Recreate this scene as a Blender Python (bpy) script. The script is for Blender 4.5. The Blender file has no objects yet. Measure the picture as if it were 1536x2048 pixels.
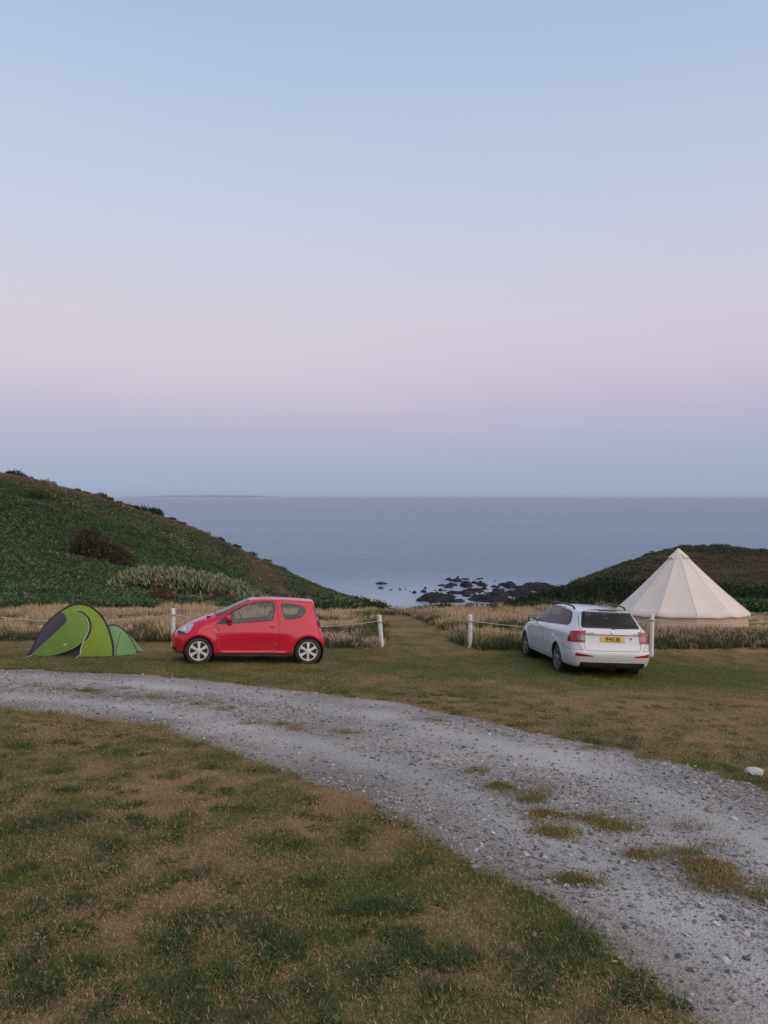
import bpy, bmesh, math, random
import numpy as np
from mathutils import Vector, Matrix, Euler

SC = bpy.context.scene
COL = SC.collection
R = math.radians
rng = np.random.default_rng(7)
random.seed(7)

# ------------------------------------------------------------------ camera, sky, sun, exposure
FPX, CX, CY = 1538.0, 768.0, 1024.0          # focal length and centre in photograph pixels
EYE = np.array([0.0, 0.0, 1.6])
PITCH = math.atan(32.0 / FPX)                # looking down a little
cam_d = bpy.data.cameras.new('camera')
cam = bpy.data.objects.new('camera', cam_d)
COL.objects.link(cam)
cam.location = EYE
cam.rotation_euler = (math.pi / 2 - PITCH, 0, 0)
cam_d.sensor_fit = 'VERTICAL'
cam_d.sensor_height = 36.0
cam_d.lens = 36.0 * FPX / 2048.0
cam_d.clip_start = 0.05
cam_d.clip_end = 200000.0
SC.camera = cam

SUN_EL, SUN_AZ = R(44), R(132)               # azimuth clockwise from +Y: behind the camera, to the right
world = bpy.data.worlds.new('World')
SC.world = world
world.use_nodes = True
wt = world.node_tree
wt.nodes.clear()
w_out = wt.nodes.new('ShaderNodeOutputWorld')
w_bg = wt.nodes.new('ShaderNodeBackground')
w_bg2 = wt.nodes.new('ShaderNodeBackground')
w_add = wt.nodes.new('ShaderNodeAddShader')
w_sky = wt.nodes.new('ShaderNodeTexSky')
w_sky.sky_type = 'NISHITA'
w_sky.sun_disc = False
w_sky.sun_elevation = R(4)
w_sky.sun_rotation = SUN_AZ
w_sky.air_density = 1.3
w_sky.dust_density = 2.0
wt.links.new(w_sky.outputs[0], w_bg.inputs[0])
w_bg.inputs[1].default_value = 0.05
# the dusk haze seen away from the sun: a band of pink over blue-grey, the same all round
w_tc = wt.nodes.new('ShaderNodeTexCoord')
w_sep = wt.nodes.new('ShaderNodeSeparateXYZ')
w_ramp = wt.nodes.new('ShaderNodeValToRGB')
wt.links.new(w_tc.outputs['Generated'], w_sep.inputs[0])
w_nz = wt.nodes.new('ShaderNodeTexNoise')
w_nz.inputs['Scale'].default_value = 1.6
w_nz.inputs['Detail'].default_value = 2.0
w_map = wt.nodes.new('ShaderNodeMapping')
w_map.inputs['Scale'].default_value = (1, 1, 4)
wt.links.new(w_tc.outputs['Generated'], w_map.inputs[0])
wt.links.new(w_map.outputs[0], w_nz.inputs['Vector'])
w_m = wt.nodes.new('ShaderNodeMath'); w_m.operation = 'MULTIPLY_ADD'
w_m.inputs[1].default_value = 0.05
wt.links.new(w_nz.outputs[0], w_m.inputs[0])
wt.links.new(w_sep.outputs[2], w_m.inputs[2])
w_m2 = wt.nodes.new('ShaderNodeMath'); w_m2.operation = 'SUBTRACT'
w_m2.inputs[1].default_value = 0.025
wt.links.new(w_m.outputs[0], w_m2.inputs[0])
wt.links.new(w_m2.outputs[0], w_ramp.inputs[0])
def lin(c):
    c = c / 255.0
    return c / 12.92 if c <= 0.04045 else ((c + 0.055) / 1.055) ** 2.4
def rgb(r, g, b, a=1.0):
    return (lin(r), lin(g), lin(b), a)
SKY_STOPS = [(0.0, (.318, .402, .565)), (0.0143, (.318, .402, .572)), (0.0467, (.318, .386, .576)), (0.0917, (.374, .389, .582)), (0.1549, (.505, .453, .600)),
             (0.216, (.556, .508, .625)), (0.2746, (.530, .525, .646)), (0.3566, (.483, .520, .679)), (0.4538, (.415, .500, .694)),
             (0.5291, (.362, .458, .667)), (0.75, (.28, .37, .58)), (1.0, (.24, .33, .55))]
cr = w_ramp.color_ramp
cr.interpolation = 'CARDINAL'
while len(cr.elements) < len(SKY_STOPS):
    cr.elements.new(0.5)
for e, (p, c) in zip(cr.elements, SKY_STOPS):
    e.position = p
    e.color = (*c, 1)
wt.links.new(w_ramp.outputs[0], w_bg2.inputs[0])
w_bg2.inputs[1].default_value = 1.0
wt.links.new(w_bg.outputs[0], w_add.inputs[0])
wt.links.new(w_bg2.outputs[0], w_add.inputs[1])
wt.links.new(w_add.outputs[0], w_out.inputs[0])

sun_d = bpy.data.lights.new('sun', 'SUN')
sun_d.energy = 2.1
sun_d.angle = R(95)
sun_d.color = (1.0, 0.84, 0.68)
sun = bpy.data.objects.new('sun', sun_d)
COL.objects.link(sun)
sun_dir = Vector((math.sin(SUN_AZ) * math.cos(SUN_EL), math.cos(SUN_AZ) * math.cos(SUN_EL), math.sin(SUN_EL)))
sun.rotation_euler = sun_dir.to_track_quat('Z', 'Y').to_euler()
SC.view_settings.view_transform = 'Standard'
SC.view_settings.look = 'None'
SC.view_settings.exposure = 0.0
SC.view_settings.gamma = 1.0
SC.view_settings.use_curve_mapping = False
SC.cycles.use_denoising = True

# ------------------------------------------------------------------ helpers
def vnoise(x, y, seed=0):
    x = np.asarray(x, float); y = np.asarray(y, float)
    xi = np.floor(x).astype(np.int64); yi = np.floor(y).astype(np.int64)
    fx = x - xi; fy = y - yi
    fx = fx * fx * (3 - 2 * fx); fy = fy * fy * (3 - 2 * fy)
    def h(a, b):
        n = (a * 374761393 + b * 668265263 + seed * 974634777) & 0xffffffff
        n = ((n ^ (n >> 13)) * 1274126177) & 0xffffffff
        return ((n ^ (n >> 16)) & 0xffff) / 65535.0
    return (h(xi, yi) * (1 - fx) + h(xi + 1, yi) * fx) * (1 - fy) + (h(xi, yi + 1) * (1 - fx) + h(xi + 1, yi + 1) * fx) * fy

def fbm(x, y, oct=4, seed=0):
    s = 0; a = 0.5; t = 0
    for k in range(oct):
        s = s + a * vnoise(x * 2 ** k + 17.3 * k, y * 2 ** k - 9.1 * k, seed + k); t += a; a *= 0.5
    return s / t

def sstep(a, b, x):
    t = np.clip((np.asarray(x, float) - a) / (b - a), 0, 1)
    return t * t * (3 - 2 * t)

def tag(o, label=None, cat=None, group=None, kind=None):
    if label: o['label'] = label
    if cat: o['category'] = cat
    if group: o['group'] = group
    if kind: o['kind'] = kind
    return o

def root(name, loc, rot=(0, 0, 0), **kw):
    o = bpy.data.objects.new(name, None)
    o.empty_display_size = 0.1
    COL.objects.link(o)
    o.location = loc
    o.rotation_euler = rot
    return tag(o, **kw)

def mesh_np(name, V, F, smooth=False, N=None):
    """F: an array (m,3) or (m,4), or a list of index tuples."""
    me = bpy.data.meshes.new(name)
    V = np.asarray(V, np.float32)
    if isinstance(F, np.ndarray) and F.ndim == 2:
        k = F.shape[1]
        me.vertices.add(len(V)); me.vertices.foreach_set('co', V.ravel())
        me.loops.add(F.size); me.loops.foreach_set('vertex_index', F.ravel().astype(np.int32))
        me.polygons.add(len(F)); me.polygons.foreach_set('loop_start', np.arange(0, F.size, k, dtype=np.int32))
        me.update(calc_edges=True)
    else:
        me.from_pydata(V.tolist(), [], [tuple(int(i) for i in f) for f in F])
        me.update()
    if smooth:
        me.polygons.foreach_set('use_smooth', np.ones(len(me.polygons), bool))
    if N is not None:
        me.normals_split_custom_set_from_vertices(np.asarray(N, np.float32).tolist())
    me.update()
    return me

def link(name, me, mats, parent=None):
    o = bpy.data.objects.new(name, me)
    COL.objects.link(o)
    if mats is not None:
        for m in (mats if isinstance(mats, (list, tuple)) else [mats]):
            me.materials.append(m)
    if parent: o.parent = parent
    return o

def attr_f(me, name, vals, domain='POINT'):
    a = me.attributes.new(name, 'FLOAT', domain)
    a.data.foreach_set('value', np.asarray(vals, np.float32))

class MB:
    """collects simple solids into one mesh"""
    def __init__(s): s.v = []; s.f = []
    def add(s, V, F):
        n = len(s.v); s.v += [tuple(map(float, p)) for p in V]; s.f += [tuple(n + i for i in f) for f in F]
        return s
    def box(s, c, d, rot=None, bev=0.0):
        x, y, z = d[0] / 2, d[1] / 2, d[2] / 2
        if bev > 0:
            bm = bmesh.new(); bmesh.ops.create_cube(bm, size=1.0)
            bmesh.ops.scale(bm, vec=d, verts=bm.verts)
            bmesh.ops.bevel(bm, geom=bm.edges[:], offset=bev, segments=2, affect='EDGES', profile=0.5)
            bm.verts.index_update()
            P = [v.co.copy() for v in bm.verts]; F = [[v.index for v in f.verts] for f in bm.faces]; bm.free()
        else:
            P = [Vector((i * x, j * y, k * z)) for i in (-1, 1) for j in (-1, 1) for k in (-1, 1)]
            F = [(0, 1, 3, 2), (4, 6, 7, 5), (0, 4, 5, 1), (2, 3, 7, 6), (0, 2, 6, 4), (1, 5, 7, 3)]
        m = (Euler(rot).to_matrix() if rot else Matrix.Identity(3))
        return s.add([m @ p + Vector(c) for p in P], F)
    def tube(s, pts, r, n=8, cap=True, flat=1.0):
        pts = [Vector(p) for p in pts]
        rr = r if isinstance(r, (list, tuple, np.ndarray)) else [r] * len(pts)
        rings = []; V = []; up = None
        for i, p in enumerate(pts):
            t = (pts[min(i + 1, len(pts) - 1)] - pts[max(i - 1, 0)])
            t = t.normalized() if t.length > 1e-9 else Vector((0, 0, 1))
            if up is None:
                up = Vector((0, 0, 1)) if abs(t.z) < 0.9 else Vector((1, 0, 0))
            a = t.cross(up)
            if a.length < 1e-6: a = t.orthogonal()
            a.normalize(); b = a.cross(t).normalized(); up = b
            for k in range(n):
                w = 2 * math.pi * k / n
                V.append(p + a * math.cos(w) * rr[i] + b * math.sin(w) * rr[i] * flat)
        F = []
        for i in range(len(pts) - 1):
            for k in range(n):
                F.append((i * n + k, i * n + (k + 1) % n, (i + 1) * n + (k + 1) % n, (i + 1) * n + k))
        if cap:
            F.append(tuple(range(n - 1, -1, -1))); F.append(tuple((len(pts) - 1) * n + k for k in range(n)))
        return s.add(V, F)
    def lathe(s, prof, n=32, axis='z', c=(0, 0, 0), closed=False):
        """prof: (radius, height) pairs, revolved round z (or y)"""
        V = []; m = len(prof)
        for k in range(n):
            w = 2 * math.pi * k / n
            for r_, h in prof:
                p = (r_ * math.cos(w), r_ * math.sin(w), h)
                if axis == 'y': p = (p[0], p[2], p[1])
                V.append((p[0] + c[0], p[1] + c[1], p[2] + c[2]))
        F = []
        for k in range(n):
            k2 = (k + 1) % n
            for i in range(m if closed else m - 1):
                j = (i + 1) % m
                f = (k * m + i, k2 * m + i, k2 * m + j, k * m + j)
                F.append(f if axis == 'z' else f[::-1])
        return s.add(V, F)
    def mesh(s, name, smooth=False, angle=None):
        me = bpy.data.meshes.new(name); me.from_pydata(s.v, [], s.f); me.update()
        bm = bmesh.new(); bm.from_mesh(me)
        bmesh.ops.recalc_face_normals(bm, faces=bm.faces)
        bm.to_mesh(me); bm.free()
        if smooth or angle:
            me.polygons.foreach_set('use_smooth', np.ones(len(me.polygons), bool))
        if angle:
            me.set_sharp_from_angle(angle=R(angle))
        return me
    def build(s, name, mats, parent=None, smooth=False, angle=None):
        return link(name, s.mesh(name, smooth, angle), mats, parent)

# ------------------------------------------------------------------ materials
def nodes_of(m): return m.node_tree.nodes, m.node_tree.links
def new_mat(name):
    m = bpy.data.materials.new(name); m.use_nodes = True
    return m, m.node_tree.nodes['Principled BSDF'], m.node_tree.nodes, m.node_tree.links

def mat(name, c, rough=0.6, c2=None, scale=8.0, bump=0.0, bscale=None, metallic=0.0, coat=0.0, spec=0.5, detail=4.0, obj=True):
    """one colour wandering to a second by noise, with fine relief"""
    m, p, n, l = new_mat(name)
    p.inputs['Roughness'].default_value = rough
    p.inputs['Metallic'].default_value = metallic
    p.inputs['Coat Weight'].default_value = coat
    p.inputs['Coat Roughness'].default_value = 0.04
    p.inputs['Specular IOR Level'].default_value = spec
    p.inputs['Base Color'].default_value = (*c, 1)
    tc = n.new('ShaderNodeTexCoord')
    if c2 is not None:
        nz = n.new('ShaderNodeTexNoise'); nz.inputs['Scale'].default_value = scale; nz.inputs['Detail'].default_value = detail
        l.new(tc.outputs['Object'], nz.inputs['Vector'])
        rp = n.new('ShaderNodeValToRGB')
        rp.color_ramp.elements[0].position = 0.35; rp.color_ramp.elements[0].color = (*c, 1)
        rp.color_ramp.elements[1].position = 0.65; rp.color_ramp.elements[1].color = (*c2, 1)
        l.new(nz.outputs[0], rp.inputs[0]); l.new(rp.outputs[0], p.inputs['Base Color'])
    if bump > 0:
        nb = n.new('ShaderNodeTexNoise'); nb.inputs['Scale'].default_value = bscale or scale * 4; nb.inputs['Detail'].default_value = 5
        l.new(tc.outputs['Object'], nb.inputs['Vector'])
        b = n.new('ShaderNodeBump'); b.inputs['Strength'].default_value = bump; b.inputs['Distance'].default_value = 0.02
        l.new(nb.outputs[0], b.inputs['Height']); l.new(b.outputs[0], p.inputs['Normal'])
    return m

def leaf_mat(name, greens, dries, trans=0.25, inst=True, rough=0.7):
    """greens, dries: two colours each; a leaf goes dry where its own random number is below the place's dryness"""
    m, p, n, l = new_mat(name)
    a = n.new('ShaderNodeAttribute'); a.attribute_name = 'rnd'
    d = n.new('ShaderNodeAttribute'); d.attribute_name = 'dry'
    d.attribute_type = 'INSTANCER' if inst else 'GEOMETRY'
    lt = n.new('ShaderNodeMath'); lt.operation = 'LESS_THAN'
    l.new(a.outputs['Fac'], lt.inputs[0]); l.new(d.outputs['Fac'], lt.inputs[1])
    fr = n.new('ShaderNodeMath'); fr.operation = 'MULTIPLY'; fr.inputs[1].default_value = 7.31
    l.new(a.outputs['Fac'], fr.inputs[0])
    fr2 = n.new('ShaderNodeMath'); fr2.operation = 'FRACT'; l.new(fr.outputs[0], fr2.inputs[0])
    def mix(c1, c2, fac):
        x = n.new('ShaderNodeMix'); x.data_type = 'RGBA'
        for s, c in ((6, c1), (7, c2)):
            if isinstance(c, tuple): x.inputs[s].default_value = (*c, 1)
            else: l.new(c, x.inputs[s])
        l.new(fac, x.inputs[0]); return x.outputs[2]
    g = mix(greens[0], greens[1], fr2.outputs[0])
    s = mix(dries[0], dries[1], fr2.outputs[0])
    c = mix(g, s, lt.outputs[0])
    l.new(c, p.inputs['Base Color'])
    p.inputs['Roughness'].default_value = rough
    p.inputs['Specular IOR Level'].default_value = 0.25
    if trans > 0:
        t = n.new('ShaderNodeBsdfTranslucent'); l.new(c, t.inputs[0])
        ms = n.new('ShaderNodeMixShader'); ms.inputs[0].default_value = trans
        l.new(p.outputs[0], ms.inputs[1]); l.new(t.outputs[0], ms.inputs[2])
        l.new(ms.outputs[0], n['Material Output'].inputs[0])
    return m

# ------------------------------------------------------------------ scattering (ground cover only)
def scatter(name, protos, pts, rot, scale, variant, material=None, dry=None, label=None, kind='stuff'):
    """one object: a cloud of points, each carrying a copy of one of the small meshes"""
    pts = np.asarray(pts, np.float32)
    n = len(pts)
    me = bpy.data.meshes.new(name)
    me.vertices.add(n); me.vertices.foreach_set('co', pts.ravel())
    a = me.attributes.new('rot', 'FLOAT_VECTOR', 'POINT'); a.data.foreach_set('vector', np.asarray(rot, np.float32).ravel())
    a = me.attributes.new('scl', 'FLOAT_VECTOR', 'POINT')
    scale = np.asarray(scale, np.float32)
    if scale.ndim == 1: scale = np.repeat(scale[:, None], 3, 1)
    a.data.foreach_set('vector', scale.ravel())
    a = me.attributes.new('variant', 'INT', 'POINT'); a.data.foreach_set('value', np.asarray(variant, np.int32))
    attr_f(me, 'dry', np.zeros(n) if dry is None else dry)
    o = bpy.data.objects.new(name, me); COL.objects.link(o)
    c = bpy.data.collections.new(name + '_kinds')
    for i, pm in enumerate(protos):
        po = bpy.data.objects.new('%s_kind_%s' % (name, chr(97 + i)), pm); c.objects.link(po)
        if material and not pm.materials: pm.materials.append(material)
    g = bpy.data.node_groups.new(name + '_nodes', 'GeometryNodeTree')
    g.interface.new_socket('Geometry', in_out='INPUT', socket_type='NodeSocketGeometry')
    g.interface.new_socket('Geometry', in_out='OUTPUT', socket_type='NodeSocketGeometry')
    N, L = g.nodes, g.links
    gi = N.new('NodeGroupInput'); go = N.new('NodeGroupOutput')
    ip = N.new('GeometryNodeInstanceOnPoints')
    ci = N.new('GeometryNodeCollectionInfo'); ci.inputs[0].default_value = c
    ci.inputs['Separate Children'].default_value = True; ci.inputs['Reset Children'].default_value = True
    def named(nm, t):
        x = N.new('GeometryNodeInputNamedAttribute'); x.data_type = t; x.inputs[0].default_value = nm
        return x.outputs[0]
    L.new(gi.outputs[0], ip.inputs['Points']); L.new(ci.outputs[0], ip.inputs['Instance'])
    ip.inputs['Pick Instance'].default_value = True
    L.new(named('variant', 'INT'), ip.inputs['Instance Index'])
    er = N.new('FunctionNodeEulerToRotation'); L.new(named('rot', 'FLOAT_VECTOR'), er.inputs[0])
    L.new(er.outputs[0], ip.inputs['Rotation'])
    L.new(named('scl', 'FLOAT_VECTOR'), ip.inputs['Scale'])
    L.new(ip.outputs[0], go.inputs[0])
    md = o.modifiers.new('scatter', 'NODES'); md.node_group = g
    return tag(o, label=label, kind=kind)

def blades_mesh(name, n, rad, h, w, lean=0.5, segs=2, curl=0.6, seed=0, seed_head=0.0):
    """a tuft of n blades within a circle"""
    g = np.random.default_rng(seed)
    r_ = rad * np.sqrt(g.random(n)); th = g.random(n) * 2 * np.pi
    bx, by = r_ * np.cos(th), r_ * np.sin(th)
    hh = h * (0.45 + 0.75 * g.random(n)); ww = w * (0.6 + 0.7 * g.random(n))
    az = g.random(n) * 2 * np.pi
    ln = lean * (0.25 + g.random(n)); rnd = g.random(n)
    V = []; F = []; A = []
    for i in range(n):
        dx, dy = math.cos(az[i]), math.sin(az[i]); px, py = -dy, dx
        b0 = len(V)
        ang = ln[i] * 0.6; x = z = 0.0
        for k in range(segs + 1):
            t = k / segs
            wk = ww[i] * (1 - t) * 0.5 if k < segs else 0
            if seed_head and k == segs - 1: wk = ww[i] * seed_head * 0.5
            c = (bx[i] + dx * x, by[i] + dy * x, z)
            if k < segs:
                V.append((c[0] + px * wk, c[1] + py * wk, c[2])); V.append((c[0] - px * wk, c[1] - py * wk, c[2]))
                A += [rnd[i], rnd[i]]
            else:
                V.append(c); A.append(rnd[i])
            st = hh[i] / segs
            x += st * math.sin(ang); z += st * math.cos(ang); ang += curl * ln[i]
        for k in range(segs - 1):
            a = b0 + 2 * k
            F.append((a, a + 1, a + 3, a + 2))
        a = b0 + 2 * (segs - 1)
        F.append((a, a + 1, a + 2))
    me = bpy.data.meshes.new(name); me.from_pydata(V, [], F); me.update()
    attr_f(me, 'rnd', A)
    me.polygons.foreach_set('use_smooth', np.ones(len(me.polygons), bool))
    return me

def leaves_np(P, D, L, W, rnd, roll=None, g=rng, bend=0.25):
    """leaf-shaped faces: P base points, D directions, L lengths, W widths -> V, F, attribute"""
    n = len(P)
    D = D / np.linalg.norm(D, axis=1, keepdims=True)
    ref = g.normal(size=(n, 3)); S = np.cross(D, ref); S /= np.linalg.norm(S, axis=1, keepdims=True) + 1e-9
    Nn = np.cross(S, D)
    L = L[:, None]; W = W[:, None]
    a = P; b = P + D * L * 0.45 + S * W * 0.5 + Nn * L * bend * 0.3
    c = P + D * L + Nn * L * 0.0; d = P + D * L * 0.45 - S * W * 0.5 + Nn * L * bend * 0.3
    V = np.stack([a, b, c, d], 1).reshape(-1, 3)
    i = np.arange(n) * 4
    F = np.stack([i, i + 1, i + 2, i + 3], 1)
    return V, F, np.repeat(rnd, 4)
# ------------------------------------------------------------------ the lie of the land
FWD = np.array([0, math.cos(PITCH), -math.sin(PITCH)]); UPV = np.array([0, math.sin(PITCH), math.cos(PITCH)])
def ray(px, py):
    return np.array([1.0, 0, 0]) * ((px - CX) / FPX) + UPV * (-(py - CY) / FPX) + FWD
def project(P):
    d = np.asarray(P, float) - EYE
    w = d @ FWD
    return CX + FPX * d[..., 0] / w, CY - FPX * (d @ UPV) / w, w

_gy = np.array([-60, -25, -12, 0, 5, 10, 14, 17.2, 21.4, 26.5, 34, 37, 45, 60, 100])
_gz = np.array([1.5, 1.2, 0.9, 0, -.68, -1.36, -1.86, -2.2, -2.57, -3.03, -3.70, -4.05, -5.2, -8.0, -15])
def near_z(x, y):
    x = np.asarray(x, float); y = np.asarray(y, float)
    z = 0
    for k in (-1.6, -0.8, 0, 0.8, 1.6): z = z + np.interp(y + k, _gy, _gz) / 5
    s = 1 - sstep(18, 27, y)
    s = s * sstep(-4, 6, y) 
    xs = np.clip(x, -25, 25)
    z = z + s * np.where(xs > 0, -0.037 * xs, -0.018 * xs)
    z = z + 0.05 * (fbm(x * 0.35, y * 0.35, 2, 5) - 0.5) + 0.025 * (fbm(x * 1.7, y * 1.7, 2, 8) - 0.5)
    return z

SEA = -33.4
RIDGE = np.array([(-150, 84, 15.0), (-100, 100, 9.5), (-76, 110, 6.6), (-60, 120, 4.4), (-52, 140, 0.7), (-48, 165, -3.7),
                  (-41, 200, -11.2), (-32, 240, -22.6), (-25, 262, -31.5), (-19, 282, -35)])
ctrl = [tuple(p) for p in RIDGE]
for (x, y, z) in RIDGE[2:]:                                     # seaward back of the left hill
    ctrl.append((x - 26, y + 16, z - 10)); ctrl.append((x - 60, y + 34, z - 26))
ctrl += [(-150, 150, 2), (-180, 200, -15), (-220, 60, 22), (-120, 40, 9), (-70, 20, 2.0), (-200, 0, 16)]
ctrl += [(-45, 80, -1.2), (-36, 60, -2.6), (-30, 100, -4.2), (-28, 130, -8.5), (-22, 80, -6.6), (-20, 165, -16.5), (-12, 60, -7.2),
         (-12, 110, -14.5), (-15, 200, -24.3), (-10, 235, -30.5), (-27, 200, -18.4), (-34.8, 200, -14.6), (-24.7, 240, -26.6), (-18.4, 240, -29.5), (-60, 60, 1.6), (-14, 47, -5.2)]
ctrl += [(-1, 48, -6.6), (-1, 60, -9), (2, 100, -16.5), (5, 150, -24), (8, 200, -29.6), (6, 236, -33.0), (5, 254, -33.75), (20, 252, -34.2), (8, 275, -35.2),
         (8, 330, -38), (0, 420, -44)]
ctrl += [(9, 60, -8.9), (16, 60, -8.6), (23, 62, -8.3), (30, 60, -7.9), (40, 58, -7.3), (60, 55, -6.4), (100, 50, -5), (150, 40, -3),
         (23, 98, -12.2), (30, 92, -10.6), (40, 95, -10.4), (55, 95, -9.5), (80, 90, -8.5), (130, 85, -8),
         (14, 120, -18.5), (22, 150, -22.8), (26, 190, -27.8), (32, 225, -32.4), (36, 245, -34.6), (40, 262, -36.0), (62, 282, -37),
         (47, 150, -13.4), (59, 170, -12.4), (70, 182, -11.6), (78, 190, -11.2), (84, 192, -11.6), (92, 200, -13.2), (100, 201, -13.3),
         (130, 205, -13.5), (180, 210, -14), (82, 176, -12.9), (92, 178, -13.6), (105, 178, -13.7), (140, 170, -13.5), (64, 160, -13.6), (52, 125, -15.0), (80, 135, -15.0), (40, 125, -15.0),
         (44, 185, -21), (48, 180, -18.6), (60, 215, -25), (80, 235, -26), (100, 250, -28), (140, 260, -30), (78, 285, -35), (110, 300, -38), (180, 300, -40), (60, 340, -40), (38, 300, -36)]
for x in (-90, -60, -40, -25, -12, 0, 12, 25, 40, 60, 90):
    for y in (20, 30, 37):
        ctrl.append((x, y, float(near_z(x, y))))
ctrl = np.array(ctrl, float)
_S = 100.0
def _ker(r): return np.where(r > 1e-9, r ** 1.5, 0)
def _fit(P):
    n = len(P); d = np.linalg.norm(P[:, None, :2] - P[None, :, :2], axis=2) / _S
    A = np.zeros((n + 3, n + 3)); A[:n, :n] = _ker(d) - 1e-4 * np.eye(n)
    A[:n, n] = 1; A[:n, n + 1:] = P[:, :2] / _S; A[n:, :n] = A[:n, n:].T
    return np.linalg.solve(A, np.concatenate([P[:, 2], np.zeros(3)]))
_w = _fit(ctrl)
def far_z(x, y):
    x = np.asarray(x, float); y = np.asarray(y, float); sh = x.shape; x = x.ravel(); y = y.ravel()
    out = np.empty(len(x)); n = len(ctrl)
    for i in range(0, len(x), 20000):
        xx, yy = x[i:i + 20000], y[i:i + 20000]
        d = np.hypot(xx[:, None] - ctrl[None, :, 0], yy[:, None] - ctrl[None, :, 1]) / _S
        out[i:i + 20000] = _ker(d) @ _w[:n] + _w[n] + xx / _S * _w[n + 1] + yy / _S * _w[n + 2]
    z = out + (1.1 * (fbm(x * 0.07, y * 0.07, 3, 21) - 0.5) + .9 * (fbm(x * .22, y * .22, 3, 25) - .5)) * sstep(42, 80, y)
    z = np.where(z > 12, 12 + 12 * np.tanh((z - 12) / 12), z)
    return z.reshape(sh)
def land_z(x, y):
    x = np.asarray(x, float); y = np.asarray(y, float)
    a = sstep(35, 40, y + 0.04 * np.abs(x)) * sstep(-20, 20, y)
    b = np.maximum(a, sstep(40, 70, np.abs(x)))
    return near_z(x, y) * (1 - b) + far_z(x, y) * b

def hit(px, py, zf=near_z, lo=1.5, hi=60):
    d = ray(px, py)
    for k in range(50):
        m = (lo + hi) / 2
        p = EYE + d * m
        if p[2] > float(zf(p[0], p[1])): lo = m
        else: hi = m
    p = EYE + d * lo
    return np.array([p[0], p[1], float(zf(p[0], p[1]))])
def at_dist(px, y):
    """a spot on the land in the direction of a pixel column, y metres ahead"""
    x = (px - CX) / FPX * y
    return np.array([x, y, float(land_z(np.array([x]), np.array([y]))[0])])

# outlines on the ground, read off the photograph and laid on the land
def outline(pts): return np.array([hit(*p)[:2] for p in pts])
TRACK = outline([(-420, 1352), (-200, 1340), (0, 1340), (150, 1345), (300, 1352), (450, 1367), (600, 1383), (700, 1395), (800, 1408), (900, 1428), (1000, 1450),
                 (1100, 1472), (1180, 1487), (1260, 1505), (1400, 1537), (1536, 1588), (1800, 1700), (2300, 2000), (2000, 2500), (1700, 2250), (1430, 2048),
                 (1350, 1990), (1280, 1940), (1200, 1890), (1130, 1840), (1060, 1785), (1000, 1745), (900, 1690), (800, 1640), (700, 1600), (600, 1560),
                 (500, 1515), (400, 1480), (300, 1455), (150, 1428), (0, 1415), (-200, 1408), (-420, 1420)])
def sdf_poly(poly, x, y):
    """signed distance to a closed outline, negative inside"""
    x = np.asarray(x, float); y = np.asarray(y, float); sh = x.shape; x = x.ravel(); y = y.ravel()
    d2 = np.full(len(x), 1e18); ins = np.zeros(len(x), bool); n = len(poly)
    for i in range(n):
        ax, ay = poly[i]; bx, by = poly[(i + 1) % n]
        ex, ey = bx - ax, by - ay
        t = np.clip(((x - ax) * ex + (y - ay) * ey) / (ex * ex + ey * ey + 1e-12), 0, 1)
        d2 = np.minimum(d2, (x - ax - t * ex) ** 2 + (y - ay - t * ey) ** 2)
        c = (ay > y) != (by > y)
        with np.errstate(divide='ignore', invalid='ignore'):
            ins ^= c & (x < ex * (y - ay) / (ey if ey != 0 else 1e-12) + ax)
    return (np.where(ins, -1, 1) * np.sqrt(d2)).reshape(sh)
def track_d(x, y):
    return sdf_poly(TRACK, x, y) + 0.34 * (fbm(x * 1.3, y * 1.3, 3, 31) - 0.5) + 0.16 * (fbm(x * 5, y * 5, 2, 33) - 0.5)

PATH = outline([(700, 1300), (768, 1296), (770, 1270), (768, 1232), (812, 1231), (845, 1243), (892, 1262), (1062, 1256), (1200, 1252), (1200, 1262), (1062, 1265), (900, 1274),
                (890, 1283), (930, 1296), (960, 1304)])
MEADOW_EDGE = outline([(-300, 1283), (60, 1284), (345, 1287), (640, 1298), (765, 1298), (935, 1302), (1060, 1302), (1310, 1300), (1500, 1294), (1800, 1290)])
MOWN = outline([(1320, 1268), (1400, 1264), (1480, 1262), (1620, 1262), (1620, 1272), (1500, 1290), (1490, 1272)])   # thin worn grass by the bell tent
def meadow_amount(x, y):
    """1 where the tall grass stands"""
    front = np.interp(x, MEADOW_EDGE[:, 0], MEADOW_EDGE[:, 1])
    nz = (fbm(x * 1.1, y * 1.1, 3, 41) - 0.5)
    m = sstep(-0.1, 0.25, y - front + 0.5 * nz) * (1 - sstep(35.0, 36.2, y + 1.5 * nz))
    m = m * sstep(-0.1, 0.3, sdf_poly(PATH, x, y) + 0.5 * nz)
    tx, ty = BELL[0], BELL[1]
    m = m * sstep(2.6, 2.95, np.hypot(x - tx, y - ty) + 0.3 * nz)
    return m
BELL = (11.3, 29.2)

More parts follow.
